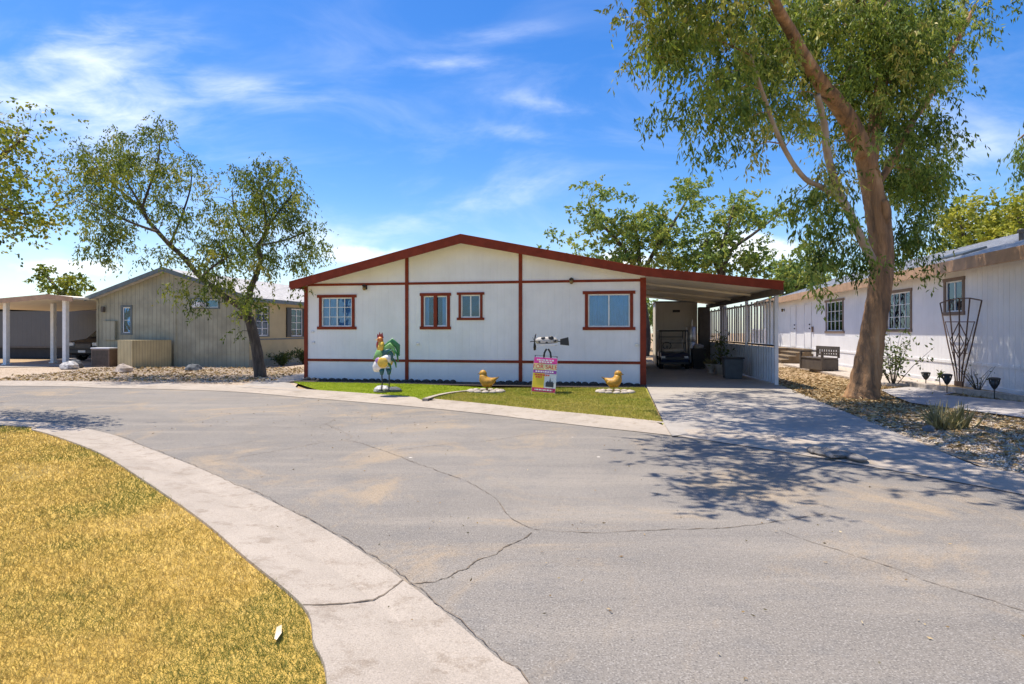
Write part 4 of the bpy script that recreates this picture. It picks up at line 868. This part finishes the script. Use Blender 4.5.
m = MB(); m.M = LT; m.box(.05,LD,-.022,0,1.12,1.18); m.build('trim_board', M['slate_trim'], LH)
m = MB(); m.M = LT; m.box(0,LD,-.012,0,.02,.32); m.build('skirting', M['olive'], LH)
window(LH, *fh[0], M['slate_trim'], cols=1, rows=2, curtain='curtain', sill=.0); window(LH, *fh[1], M['slate_trim'], cols=2, curtain=None, sill=.03, tw=.06)
w = window(LH, *sh[0], M['slate_trim'], LT, cols=2, rows=4, curtain='blind', sill=.0, tw=.05); w2 = window(LH, *sh[1], M['slate_trim'], LT, cols=2, rows=4, curtain='blind', sill=.0, tw=.05)
for a, b in ((2.80,3.16),(4.26,4.62)):
    q = MB(); q.M = LT; q.box(a,b,-.045,-.002,1.22,2.56)
    for i in range(24): q.box(a+.04,b-.04,-.055,-.044,1.28+i*.052,1.28+i*.052+.03)
    q.build('shutter', M['black'], LH)
q = MB(); q.box(4.58,5.05,-.22,.05,2.475,2.70); ac = q.build('window_cooler', M['slat'], LH, bevel=.01)
for p in ((.32,2.42),(6.75,2.1)): q = MB(); q.box(p[0]-.06,p[0]+.06,-.14,-.002,p[1]-.12,p[1]+.12); q.build('wall_lamp', M['dark_beam'], LH, bevel=.02)
q = MB(); q.box(.38,.95,-.12,-.002,1.12,1.90); q.box(.36,.97,-.13,-.005,1.90,1.93); q.build('meter_box', M['olive'], LH, bevel=.01)
q = thing('wood_enclosure', 'tan plank box enclosure standing against the olive home wall', 'utility box', W(-20.85,4.1), HR)
m = MB(); m.add([(0,.55,0),(1.18,0,0),(1.95,1.2,0),(0,1.25,0),(0,.55,1.13),(1.18,0,1.13),(1.95,1.2,1.13),(0,1.25,1.13)], [(3,2,1,0),(4,5,6,7),(0,1,5,4),(1,2,6,5),(2,3,7,6),(3,0,4,7)]); m.build('panel', M['tan_box'], q, None)
q = thing('air_conditioner', 'brown slatted cooler unit beside the tan plank box', 'air conditioner', W(-22.0,4.55), HR)
m = MB(); m.box(0,.86,0,.6,.04,.76); m.build('cabinet', M['brown_trim'], q, bevel=.015); m = MB(); m.box(-.02,.88,-.02,.62,.762,.82); m.build('lid', M['slat'], q, bevel=.01)
m = MB()
for i in range(16): m.box(.05+i*.048,.075+i*.048,-.012,-.001,.10,.70)
m.build('grille', M['bench'], q)

# left carport
LC = thing('carport', 'beige flat roofed carport on white posts at the far left', 'carport', W(-24.8,4.3), HR)
m = MB(); pf = [(-5.0,2.62),(.95,3.0),(2.15,2.88),(2.15,2.80),(.95,2.92),(-5.0,2.54)]
m.prism([(x,.03,z) for x, z in pf], (0,6.5,0)); m.build('roof', M['pan'], LC)
m = MB(); m.prism([(-5.0,0,2.63),(.95,0,3.02),(.95,0,2.82),(-5.0,0,2.44)], (0,.03,0)); m.prism([(.95,0,3.02),(2.16,0,2.89),(2.16,0,2.70),(.95,0,2.82)], (0,.03,0)); m.build('fascia', M['orange_fascia'], LC)
for x, y, h in ((-1.66,.5,2.7),(1.4,.42,2.78),(-1.15,2.2,2.75),(1.75,4.6,2.7),(-1.6,5.2,2.7)):
    m = MB(); m.box(x-.085,x+.085,y-.085,y+.085,.05,h); m.box(x-.12,x+.12,y-.12,y+.12,.05,.10); m.build('post', M['white_post'], LC, bevel=.01)
GH = thing('mobile_home', 'grey home with dark skirting seen behind the left carport', 'house', W(-40,11.2), HR)
m = MB(); m.box(0,17.3,0,6,.62,2.6); m.build('wall', M['grey_wall'], GH); m = MB(); m.box(.05,17.25,.06,5.9,0,.62); m.build('skirting', M['dark_skirt'], GH)
m = MB(); m.prism([(-.3,-.3,2.57),(9,-.3,3.0),(17.6,-.3,2.57),(17.6,-.3,2.66),(9,-.3,3.1),(-.3,-.3,2.66)], (0,6.6,0)); m.build('roof', M['roof_pale'], GH)
m = MB(); m.box(0,17.3,-.03,-.002,.58,.68); m.build('trim_board', M['dark_beam'], GH)

# dark SUV half hidden behind the olive home
CAR = thing('parked_car', 'dark sport utility vehicle parked in the left carport shade', 'car', W(-25.9,8.0,.05), HR)
m = MB(); side = [(0,.32),(-.02,.75),(.1,.95),(1.0,1.08),(1.75,1.62),(3.6,1.66),(4.25,1.1),(4.35,.4),(4.2,.28),(.2,.28)]
m.prism([(-.9,y,z) for y, z in side], (1.8,0,0)); m.build('body', M['black'], CAR, bevel=.06)
m = MB(); m.add([(-.72,1.04,1.14),(.72,1.04,1.14),(.62,1.70,1.58),(-.62,1.70,1.58)], [(0,1,2,3)]); m.M = None; w = m.build('windscreen', M['glass'], CAR, None); w.location = (0,-.03,.03)
for x in (-.68,.68): m = MB(); m.box(x-.17,x+.17,-.05,.05,.74,.90); m.build('headlight', M['lens'], CAR, bevel=.03)
m = MB(); m.box(-.45,.45,-.05,.03,.62,.84); m.build('grille', M['dark_beam'], CAR, bevel=.02); m = MB(); m.box(-.92,.92,-.09,.03,.36,.56); m.build('bumper', M['black'], CAR, bevel=.04)
m = MB(); m.box(-.2,.2,-.105,-.085,.42,.53); m.build('number_plate', M['white_post'], CAR)
for x in (-.85,.85):
    for y in (.75,3.45):
        m = MB(); m.M = Matrix.Translation((x,y,.34)) @ Matrix.Rotation(R(90),4,'Y'); m.lathe([(.16,-.11),(.31,-.1),(.34,-.07),(.34,.07),(.31,.1),(.16,.11)], seg=20); w = m.build('wheel', M['rubber'], CAR, True)
        m = MB(); m.M = Matrix.Translation((x,y,.34)) @ Matrix.Rotation(R(90),4,'Y'); m.lathe([(.03,-.115),(.18,-.112),(.18,.112),(.03,.115)], seg=16); m.build('rim', M['steel'], w)
    m = MB(); m.box(x*1.06-.1,x*1.06+.1,1.35,1.45,1.08,1.22); m.build('mirror', M['black'], CAR, bevel=.02)

# rocks
def rock(label, loc, r, mat, seed, group='garden rocks', seg=10):
    random.seed(seed); m = MB(); m.ball((0,0,r[2]*.7), r, 0, seg, .16); o = m.build('garden_rock', mat, loc=loc, rz=seed*1.3, smooth=None, bevel=.015); tag(o, label, 'rock', group)
rock('pale grey rock in front of the white carport posts', gr(69,370), (.42,.3,.2), M['rock_white'], 2); rock('dark small rock by the white carport posts', gr(76,369), (.25,.2,.22), M['rock_dark'], 3)
rock('tan angular boulder below the brown cooler and plank box', gr(124,373.5), (.34,.26,.20), M['rock_tan'], 4); rock('dark slate rock lying below the olive gable wall', gr(193,371.5), (.30,.22,.16), M['rock_dark'], 5)
rock('pale mottled rock under the feet of the rooster sculpture', gr(382,392.6,.04), (.24,.2,.10), M['rock_white'], 6); rock('low dark rock right of the rooster sculpture rock', gr(391,392.4,.04), (.30,.2,.08), M['rock_dark'], 7)
rock('dark stone at the left foot of the yucca clump', gr(928,432,.03), (.11,.08,.06), M['rock_dark'], 8)
for i, (x, y, r, lab) in enumerate([(815,452,(.16,.10,.04),'leftmost broken concrete chunk in the shaded gutter'),(826,455,(.14,.10,.05),'smallest broken concrete chunk in the shaded gutter'),(838,457,(.20,.11,.045),'largest broken concrete chunk in the shaded gutter'),(856,460,(.18,.10,.04),'rightmost broken concrete chunk in the shaded gutter')]):
    rock(lab, gr(x,y,.02), r, pm('broken_asphalt', (.2,.18,.16), .9, .3, 12, .6), 20+i, 'broken concrete by the driveway')
q = thing('planter_box', 'low stone edged planter beside the olive home side wall', 'planter', W(-13.6,6.6), HR)
m = MB(); m.box(0,3.6,0,.25,.03,.32); m.box(0,.25,.25,2.4,.03,.32); m.build('kerb', M['rock_tan'], q, bevel=.03)
def shrub(name, label, loc, n, r, L, Wd, mat, stems=8, cat='shrub', h=None, tone=(.2,.8), group=None):
    q = thing(name, label, cat, loc, 0, group); m = MB(); C = []; h = h or r[2]*2
    for i in range(stems):
        e = Vector((random.gauss(0,.45)*r[0], random.gauss(0,.45)*r[1], h*random.uniform(.55,1.0))); mid = e*.5+Vector((random.uniform(-.05,.05),random.uniform(-.05,.05),.05))
        m.tube([(0,0,-.02),tuple(mid),tuple(e)],[.012,.008,.003],4)
        k = n//stems; t = RNG.uniform(.25,1.05,k)[:,None]; p = np.where(t < .5, np.array(mid)*t*2, np.array(mid)+(np.array(e)-np.array(mid))*(t*2-1)); C.append(p+RNG.normal(0,.09*max(r),(k,3)))
    m.build('stem', M['dark_bark'], q); C = np.concatenate(C); D = RNG.normal(0,1,(len(C),3))+np.array([0,0,.1])
    leaf_mesh('foliage', C, D, L, Wd, mat, q, RNG.uniform(*tone,len(C))); return q
shrub('shrub', 'dark low shrub under the side window of the olive home', W(-14.7,6.6), 900, (.5,.6,.3), .1, .05, M['shrub_leaf'], 14, tone=(0,.4), group='shrubs along the olive home')
shrub('shrub', 'dark low shrub behind the small stone edged planter', W(-14.5,8.0), 900, (.6,.6,.35), .1, .05, M['shrub_leaf'], 14, tone=(0,.4), group='shrubs along the olive home')

# ------------------------------------------------------------------ the pale home on the right (its long wall faces left)
RR = HR-R(90)
RHM = thing('mobile_home', 'pale lavender white manufactured home with tan fascia on the right', 'house', W(7.9,0), RR)
X0, X1 = -22.0, 5.0                                 # local x runs toward the street
rh = [(-1.30,-.30,2.00,2.86),(-4.70,-3.15,1.55,2.72),(-10.75,-8.55,1.50,2.72)]
rh = [(-1.22,-.42,2.00,2.80),(-4.75,-3.20,1.56,2.70),(-10.6,-8.75,1.50,2.70)]
m = MB(); wall_holes(m, X0, X1, 0, 3.12, rh)
m.quad((X1,0,0),(X1,8,0),(X1,8,3.12),(X1,0,3.12)); m.quad((X0,0,0),(X0,8,0),(X0,8,3.12),(X0,0,3.12)); m.add([(X1,0,3.12),(X1,8,3.12),(X1,4,4.45)],[(0,1,2)]); m.add([(X0,0,3.12),(X0,8,3.12),(X0,4,4.45)],[(0,1,2)])
m.build('wall', M['pale_wall'], RHM, None)
m = MB(); m.prism([(X0-.3,-.47,3.22),(X0-.3,4,4.62),(X0-.3,8.3,3.22),(X0-.3,8.3,3.13),(X0-.3,4,4.50),(X0-.3,-.47,3.13)], (X1-X0+.6,0,0))
for i in range(66): x = X0-.2+i*.41; m.beam((x,-.47,3.235),(x,3.95,4.61),.03,.03)
rf = m.build('roof', pm('pale_metal_roof', (.5,.5,.5), .5, .12, 2), RHM)
m = MB(); m.box(X0-.3,X1+.3,-.505,-.472,2.96,3.25); m.build('fascia', M['orange_fascia'], RHM, bevel=.004); m = MB(); m.box(X0-.3,X1+.3,-.47,-.003,3.04,3.10); m.build('soffit', M['cream'], RHM)
m = MB(); m.box(X0,X1,-.02,0,.66,.73); m.build('trim_board', M['pale_wall'], RHM); m = MB(); m.box(X0,X1,-.024,0,0,.2); m.build('skirting', M['slat'], RHM)
for x in (.9,-.2,): m = MB(); m.lathe([(.06,0),(.06,.32),(.09,.34),(.09,.40),(.02,.43)], (x+.5,.9,3.52), 10); m.build('vent_pipe', M['dark_beam'], rf)
m = MB(); m.M = Matrix.Translation((-1.6,.7,3.60)) @ Matrix.Rotation(math.atan2(1.4,4.47),4,'X'); m.box(-1.3,.4,-.3,.3,.0,.07); m.build('skylight', M['bin'], rf, bevel=.02)
window(RHM, *rh[0], M['brown_trim'], cols=2, curtain=None, sill=.02, tw=.09); window(RHM, *rh[1], M['brown_trim'], cols=4, rows=3, curtain=None, sill=.02, tw=.09); window(RHM, *rh[2], M['brown_trim'], cols=4, rows=3, curtain='curtain', sill=.1, tw=.09, vtrim=True, open_=.25)
for x in (-13.6,-16.0):
    m = MB(); m.box(x,x+.92,-.02,-.001,.66,2.72); d = m.build('door', M['pale_wall'], RHM, bevel=.004)
    q = MB(); q.box(x-.07,x,-.035,0,.66,2.80); q.box(x+.92,x+.99,-.035,0,.66,2.80); q.box(x,x+.92,-.035,0,2.73,2.80); q.build('door_frame', M['slat'], d)
    for zz in (1.62,1.80): q = MB(); q.ball((x+.82,-.05,zz),(.035,.035,.035),0,10); q.build('door_knob', M['black'], d, True)
wall_lamp(RHM, -17.2, 2.6)
for x in (-12.4,): q = MB(); q.box(x-.05,x+.05,-.07,-.002,1.45,1.7); q.build('outlet_box', M['brown_trim'], RHM)
ST = thing('porch_steps', 'brown painted porch steps at the far doors of the pale home', 'steps', W(7.85,14.0), RR)
for i in range(4): m = MB(); m.box(-1.1,1.6,-.32*(4-i)-.02,-.32*(3-i)-.02,.03,.16*(i+1)); m.box(-1.13,1.63,-.32*(4-i)-.05,-.32*(3-i)-.02,.16*(i+1),.16*(i+1)+.04); m.build('step', M['brown_step'], ST)
m = MB()
for x in (-1.6,-3.2,-4.8): m.box(x-.04,x+.04,-1.3,-1.22,.03,1.6)
m.box(-4.8,-1.6,-1.29,-1.23,1.55,1.62); m.box(-4.8,-1.6,-1.29,-1.23,.75,.80)
for i in range(14): m.box(-4.7+i*.22,-4.66+i*.22,-1.28,-1.24,.8,1.55)
m.build('railing', M['slat'], ST)
m = MB(); m.box(-5,-1.1,-1.35,-.02,.03,.66); m.build('landing', M['brown_step'], ST)
# long kerbed bed the bench stands on
m = MB(); m.box(-10.5,-.6,-1.75,-.05,.02,.12); tag(m.build('planter_bed', M['concrete_stone'], loc=W(7.9,0), rz=RR, bevel=.02), 'low concrete slab along the pale home under the storage bench', 'slab')
# storage bench
BN = thing('storage_bench', 'brown resin storage bench with slatted back by the pale home', 'bench', W(6.55,5.5,.03), RR+R(12))
BN.location = W(6.3,6.3,.12)
m = MB(); m.box(-.68,.68,-.30,.30,.02,.40); m.build('box_base', M['bench'], BN, bevel=.015); m = MB(); m.box(-.70,.70,-.32,.28,.405,.45); m.build('seat', M['bench'], BN, bevel=.012)
m = MB(); m.box(-.72,.72,.27,.32,.72,.84); m.box(-.72,-.64,.27,.32,.45,.72); m.box(.64,.72,.27,.32,.45,.72); m.box(-.64,.64,.27,.32,.50,.56)
for i in range(9): m.box(-.60+i*.148,-.54+i*.148,.28,.31,.56,.72)
m.build('backrest', M['bench'], BN)
for x in (-.71,.71): m = MB(); m.box(x-.04,x+.04,-.33,.30,.62,.67); m.box(x-.04,x+.04,-.33,-.26,.02,.62); m.build('armrest', M['bench'], BN, bevel=.01)

# garden bed border, trellis, torches, plants
m = MB(); bl = smooth_line([W(7.0,2.6), W(6.75,1.4), W(6.75,.4), W(7.0,-.9), W(7.25,-1.9), W(7.4,-2.7), W(7.5,-5)], 5)
L_ = [p+DU*.16 for p in bl]
strip(m, bl, L_, .17, .17); 
for S in (bl, L_):
    for i in range(len(S)-1): m.quad((S[i].x,S[i].y,.0),(S[i+1].x,S[i+1].y,.0),(S[i+1].x,S[i+1].y,.17),(S[i].x,S[i].y,.17))
tag(m.build('bed_border', M['concrete_stone']), 'curved tan concrete border of the narrow bed along the pale wall', 'garden edging')
m = MB(); P = [(p.x,p.y,.11) for p in L_]+[tuple(W(7.9,-5,.11)), tuple(W(7.9,2.6,.11))]; m.sheet(P); structure('bed_soil', m, G['soil'])
TR = thing('trellis', 'fan shaped dark iron trellis leaning by the small window of the pale home', 'trellis', W(7.72,.22,.1), RR)
m = MB()
top = [(-.92,2.14),(-.5,2.20),(0,2.22),(.46,2.20),(.95,2.12)]; bot = [-.13,-.07,0,.07,.13]
for (x, z), b in zip(top, bot): m.tube([(b,0,-.1),(b+(x-b)*.12,0,.35),(b+(x-b)*.5,0,1.05),(x,0,z)],.016,6)
m.tube([(-.92,0,2.14),(-.5,0,2.20),(0,0,2.22),(.46,0,2.20),(.95,0,2.12)],.016,6)
m.tube([(-.66,0,1.64),(.66,0,1.62)],.013,6); m.tube([(-.34,0,.85),(.34,0,.85)],.012,6)
for s in (1,-1): m.tube([(0,-.01,1.62),(.42*s,-.01,1.15),(0,-.01,.72)],.014,6); m.tube([(0,-.012,1.35),(.22*s,-.012,1.1),(0,-.012,.86)],.012,6); m.tube([(.66*s,0,1.63),(.42*s,0,1.15)],.011,6); m.tube([(.42*s,-.01,1.15),(.12*s,-.01,.45)],.012,6)
m.build('frame', M['rust'], TR)
m = MB(); m.box(-.18,.18,-.03,-.0,.02,.14); m.build('foot_plate', M['rust'], TR)
def torch(label, loc, s=1.0):
    t = thing('garden_torch', label, 'garden light', loc, 0, 'black garden torches')
    m = MB(); m.tube([(0,0,-.05),(0,0,.20*s)],.012,6); m.lathe([(.015,.17*s),(.045,.21*s),(.05,.23*s)], seg=10); m.build('stake', M['black'], t)
    m = MB()
    for i in range(6):
        a = i*math.pi/3; m.tube([(.04*math.cos(a),.04*math.sin(a),.22*s),(.085*math.cos(a),.085*math.sin(a),.32*s),(.10*math.cos(a),.10*math.sin(a),.41*s)],.011,5)
    m.lathe([(.09,.40*s),(.11,.41*s),(.11,.44*s),(.06,.46*s)], seg=12); m.build('cage', M['black'], t)
    m = MB(); m.lathe([(.035,.23*s),(.06,.32*s),(.06,.40*s)], seg=10); m.build('lamp_glass', M['bin'], t, True)
torch('black garden torch left of the iron trellis', W(7.2,.75,.1), .72); torch('black garden torch at the foot of the iron trellis', W(6.78,-1.15,.1), .9); torch('black garden torch nearest the right edge', W(7.1,-2.35,.12), .88)
shrub('shrub', 'tall airy shrub with sparse green leaves beside the big trunk', W(6.4,.7), 420, (1.0,.7,.8), .12, .05, M['shrub_leaf'], 16, h=1.6, tone=(.1,1))
shrub('flower_stake', 'small dark leaf shaped garden stake left of the trellis foot', W(7.35,.35,.1), 26, (.16,.12,.22), .10, .06, M['shrub_leaf'], 3, 'ornament', h=.45, tone=(0,.12))
shrub('bare_rose', 'nearly leafless thorny rose twigs right of the trellis', W(7.4,-1.2,.1), 40, (.55,.4,.5), .06, .03, M['shrub_leaf'], 13, 'plant', h=.7, tone=(.2,.7))
q = thing('yucca', 'spiky olive yucca clump growing in the gravel by the walkway', 'plant', gr(951,430,.03))
C, D, L = [], [], []
for cx, cy, k, hh in ((-.17,0,70,.42),(.17,.05,60,.42),(0,-.05,30,.34)):
    a = RNG.normal(0,.42,(k,3)); a[:,2] = RNG.uniform(.7,1.3,k); D.append(a); c = RNG.normal(0,.05,(k,3)); c[:,2] = 0; C.append(c+np.array([cx,cy,0])); L.append(hh*RNG.uniform(.6,1.2,k))
leaf_mesh('blades', np.concatenate(C), np.concatenate(D), np.concatenate(L), .032, M['agave_leaf'], q, None, .3)

# ------------------------------------------------------------------ lawn ornaments
# rooster, facing left
def blade(m, pts, w, t=.012):
    m.tube(pts, [w*x for x in (.45,1,.95,.7,.12)], 8, 0, [t]*5)
E0 = gr(385,391.6,.14)
RO = thing('rooster_sculpture', 'tall painted metal rooster with green tail and red comb on the turf', 'sculpture', E0, HR)
PC = {k: pm('enamel_'+k, c, .4, .12, 14) for k, c in dict(white=(.72,.68,.62), red=(.30,.03,.02), orange=(.55,.17,.03), yellow=(.70,.45,.05), green=(.03,.17,.05), teal=(.02,.10,.10), leaf=(.18,.36,.10), purple=(.42,.22,.45), black=(.03,.03,.03)).items()}
m = MB(); m.tube([(-.25,0,.46),(-.21,0,.51),(-.14,0,.58),(-.03,0,.66),(.08,0,.75),(.17,0,.83)],[.04,.12,.165,.165,.125,.05],16,0,[.035,.10,.14,.145,.11,.04]); m.build('body', PC['white'], RO, True)
m = MB(); m.tube([(-.14,0,.70),(-.12,0,.84),(-.10,0,.95)],[.15,.115,.08],14,0,[.10,.085,.07]); m.build('neck_feathers', PC['leaf'], RO, True)
m = MB(); m.tube([(-.105,0,.93),(-.085,0,1.02),(-.09,0,1.12)],[.085,.075,.06],14,0,[.075,.065,.055]); m.build('neck', PC['yellow'], RO, True)
m = MB(); m.ball((-.115,0,1.16),(.075,.06,.075)); hd = m.build('head', PC['orange'], RO, True)
m = MB(); m.add([(-.18,-.02,1.17),(-.18,.02,1.17),(-.17,0,1.19),(-.25,0,1.15)],[(0,1,2),(0,3,1),(1,3,2),(2,3,0)]); m.build('beak', PC['yellow'], hd)
m = MB(); m.prism([(-.19,-.012,1.21),(-.18,-.012,1.30),(-.15,-.012,1.26),(-.13,-.012,1.34),(-.10,-.012,1.28),(-.06,-.012,1.33),(-.05,-.012,1.26),(-.03,-.012,1.20),(-.11,-.012,1.21)],(0,.024,0)); m.build('comb', PC['red'], hd, bevel=.006)
m = MB(); m.ball((-.165,0,1.04),(.045,.03,.10)); m.build('wattle', PC['red'], hd, True)
for y in (-.058,.058): m = MB(); m.ball((-.14,y,1.175),(.013,.008,.013),0,8); m.build('eye', PC['black'], hd, True)
for y in (-.16,.16):
    m = MB(); m.ball((.0,y*.92,.66),(.13,.04,.12)); wg = m.build('wing', PC['yellow'], RO, True)
    m = MB(); m.ball((-.10,y*.86,.70),(.08,.03,.07)); m.build('wing_patch', PC['purple'], wg, True)
for i, (c, w, pts) in enumerate([('green',.07,[(.16,.02,.70),(.22,.02,.98),(.34,.02,1.10),(.46,.02,1.0),(.50,.02,.78)]),('leaf',.05,[(.15,-.03,.72),(.20,-.03,.95),(.30,-.03,1.02),(.38,-.03,.94),(.41,-.03,.78)]),('green',.07,[(.18,0,.68),(.28,0,.88),(.38,0,.92),(.46,0,.82),(.48,0,.64)]),('teal',.06,[(.14,-.05,.70),(.20,-.05,.86),(.27,-.05,.88),(.34,-.05,.80),(.36,-.05,.66)]),('green',.06,[(.16,.04,.62),(.26,.04,.72),(.34,.04,.72),(.40,.04,.64),(.42,.04,.52)]),('green',.06,[(.14,-.04,.60),(.20,-.04,.66),(.27,-.04,.64),(.31,-.04,.56),(.32,-.04,.48)])]):
    m = MB(); blade(m, pts, w*1.35, .014); m.build('tail_feather', PC[c], RO, True).location = (-.17,0,.02)
for x, y in ((-.06,-.05),(.07,.05)):
    m = MB(); m.tube([(x,y,.52),(x+.005,y,.38)],[.07,.035],10); lg = m.build('thigh', PC['teal'], RO, True)
    m = MB(); m.tube([(x+.005,y,.40),(x+.015,y,.22),(x,y,.02)],.016,6)
    for dx, dy in ((-.11,0),(-.08,.06),(-.08,-.06),(.06,0)): m.tube([(x,y,.03),(x+dx,y+dy,.008)],[.013,.006],5)
    m.build('leg', PC['black'], lg)
# gold chicks in scalloped stone rings
def chick(label, loc, flip):
    q = thing('chick_statue', label, 'statue', loc, HR, 'gold chick statues'); s = -1 if flip else 1
    m = MB(); m.tube([(.22*s,0,.34),(.15*s,0,.29),(.06*s,0,.24),(-.03*s,0,.25),(-.08*s,0,.32),(-.09*s,0,.39),(-.09*s,0,.43)],[.02,.09,.145,.16,.135,.10,.08],14,0,[.02,.07,.12,.13,.115,.09,.08])
    m.ball((-.095*s,0,.445),(.092,.085,.088)); m.build('body', M['gold'], q, True)
    m = MB(); m.tube([(-.17*s,0,.445),(-.23*s,0,.43)],[.022,.003],8); m.build('beak', M['brass'], q)
    for y in (-.1,.1): m = MB(); m.ball((.06*s,y,.24),(.11,.025,.07)); m.build('wing', M['gold'], q, True)
    m = MB(); m.tube([(.29*s,0,.37),(.18*s,0,.31)],[.006,.04],8); m.build('tail', M['brass'], q)
    for y in (-.05,.05): m = MB(); m.tube([(0,y,.12),(0,y,.0)],.014,6); m.tube([(-.07*s,y,.008),(.03*s,y,.008)],.012,5); m.build('leg', M['brass'], q)
def ring(label, loc):
    m = MB()
    for i in range(13):
        a = i*2*math.pi/13; m.ball((.38*math.cos(a),.27*math.sin(a),.035),(.095,.085,.045),0,10,.05)
    q = tag(m.build('stone_ring', M['concrete_stone'], None, True, loc=loc, rz=HR), label, 'planter ring', 'scalloped stone rings')
ring('scalloped stone ring under the chick left of the sign', gr(486,392.6,.045)); ring('scalloped stone ring under the chick near the driveway', gr(615,393.2,.045))
chick('gold chick statue facing left on the lawn left of the sign', gr(487,392.4,.05), False); chick('gold chick statue with tail to the left near the driveway', gr(614,393,.05), True)

# realty sign on its stand
SG = thing('yard_sign', 'bright pink and yellow FOR SALE sign leaning on the lawn', 'sign', gr(543,395.5,.045), HR)
S_ = {k: pm('print_'+k, c, .4, .03) for k, c in dict(white=(.80,.78,.72), pink=(.75,.05,.30), yellow=(.88,.62,.02), orange=(.65,.06,.03), cream=(.85,.72,.35), purple=(.35,.06,.35), crimson=(.62,.02,.10), ink=(.03,.03,.03)).items()}
TS = Matrix.Rotation(R(3.5),4,'Y') @ Matrix.Rotation(R(-8),4,'X')
def sp(x0,x1,z0,z1,mt,name,lift,par): q = MB(); q.M = TS; q.box(x0,x1,-lift,-lift+.004,z0,z1); return q.build(name, mt, par)
q = MB(); q.M = TS; q.box(-.27,.27,0,.012,.02,.86); bd = q.build('board', S_['white'], SG)
sp(-.265,.265,.72,.855,S_['pink'],'header_band',.006,bd); sp(-.265,.0,.10,.72,S_['yellow'],'yellow_panel',.005,bd); sp(-.26,.255,.585,.71,S_['cream'],'title_panel',.008,bd); sp(-.265,.265,.50,.57,S_['purple'],'middle_band',.010,bd); sp(-.265,.265,.08,.17,S_['crimson'],'lower_band',.010,bd); sp(-.265,.265,.022,.075,S_['yellow'],'footer_band',.007,bd)
def text(s, size, x, z, mt, par, lift=.014):
    c = bpy.data.curves.new('lettering','FONT'); c.body = s; c.size = size; c.align_x = 'CENTER'; c.align_y = 'CENTER'; c.extrude = .001
    o = bpy.data.objects.new('lettering', c); COL.objects.link(o); dg = bpy.context.evaluated_depsgraph_get()
    me = bpy.data.meshes.new_from_object(o.evaluated_get(dg)); bpy.data.objects.remove(o)
    me.transform(TS @ Matrix.Translation((x,-lift,z)) @ Matrix.Rotation(R(90),4,'X')); me.materials.append(mt)
    n = bpy.data.objects.new('lettering', me); COL.objects.link(n); n.parent = par
text('FOR SALE', .13, 0, .645, S_['orange'], bd)
for z, mt, a, b in ((.80,'white',-.2,.2),(.755,'white',-.15,.15),(.535,'white',-.21,.21),(.46,'orange',-.22,.12),(.41,'orange',-.2,-.05),(.125,'white',-.2,.2)):
    x = a; q = MB(); q.M = TS
    while x < b: w = random.uniform(.02,.055); q.box(x,min(b,x+w),-.017,-.011,z-.016,z+.016); x += w+.014
    q.build('print_line', S_[mt], bd)
q = MB(); q.M = TS; q.prism([(.04,-.012,.20),(.22,-.012,.20),(.22,-.012,.29),(.19,-.012,.33),(.15,-.012,.31),(.135,-.012,.42),(.12,-.012,.31),(.08,-.012,.33),(.04,-.012,.29)],(0,-.004,0)); q.build('emblem', S_['ink'], bd)
q = MB(); q.M = TS; q.tube([(-.25,.02,-.03),(-.25,.02,.9),(.25,.02,.9),(.25,.02,-.03)],.012,6); q.build('frame', M['black_metal'], SG)
q = MB(); q.tube([(0,.10,.92),(0,.42,0)],.012,6); q.build('brace', M['black_metal'], SG)

# aeroplane wind spinner behind the sign
WS = thing('wind_spinner', 'aeroplane wind spinner with pale spotted body on a black post behind the sign', 'wind spinner', gr(547,393.2,.04), HR)
m = MB(); m.tube([(.01,0,0),(.01,0,.80)],.02,8)
for s in (-1,1): m.tube([(.01+.10*s,0,.70),(.01+.07*s,0,.95),(.01+.02*s,0,1.04)],.022,6)
m.build('post', M['black_metal'], WS)
m = MB(); m.tube([(-.26,0,1.22),(-.20,0,1.23),(0,0,1.24),(.18,0,1.24),(.26,0,1.23)],[.05,.085,.095,.075,.04],14,0,[.05,.08,.085,.07,.035]); bdy = m.build('body', M['pot'], WS, True)
m = MB()
for x, z, r in ((-.08,1.28,.06),(.10,1.29,.07),(.0,1.21,.045),(.19,1.23,.04),(-.17,1.21,.04)): m.ball((x,-.062,z),(r,.028,r*.8),0,10)
m.build('patch', M['black'], bdy, True)
m = MB(); m.box(-.22,.22,-.25,.25,1.12,1.135); m.build('wing', M['steel'], WS, bevel=.004)
m = MB(); m.prism([(.12,-.008,1.30),(.25,-.008,1.42),(.24,-.008,1.28)],(0,.016,0)); m.build('fin', M['white_post'], WS)
m = MB(); m.tube([(.25,0,1.22),(.32,0,1.21)],.012,6); m.prism([(.31,-.012,1.27),(.50,-.012,1.32),(.52,-.012,1.12),(.31,-.012,1.14)],(0,.024,0)); m.build('tail_vane', M['black'], WS, bevel=.006)
pr = MB(); pr.tube([(-.26,0,1.22),(-.40,0,1.21)],.012,6); hb = pr.build('propeller_shaft', M['black_metal'], WS)
for a in (75, 195, 315):
    m = MB(); m.M = Matrix.Translation((-.30,0,1.22)) @ Matrix.Rotation(R(a),4,'X') @ Matrix.Rotation(R(28),4,'Z'); m.prism([(0,-.015,.01),(0,-.05,.14),(0,-.035,.22),(0,.035,.22),(0,.05,.14),(0,.015,.01)],(.012,0,0)); m.build('propeller_blade', M['black'], hb)
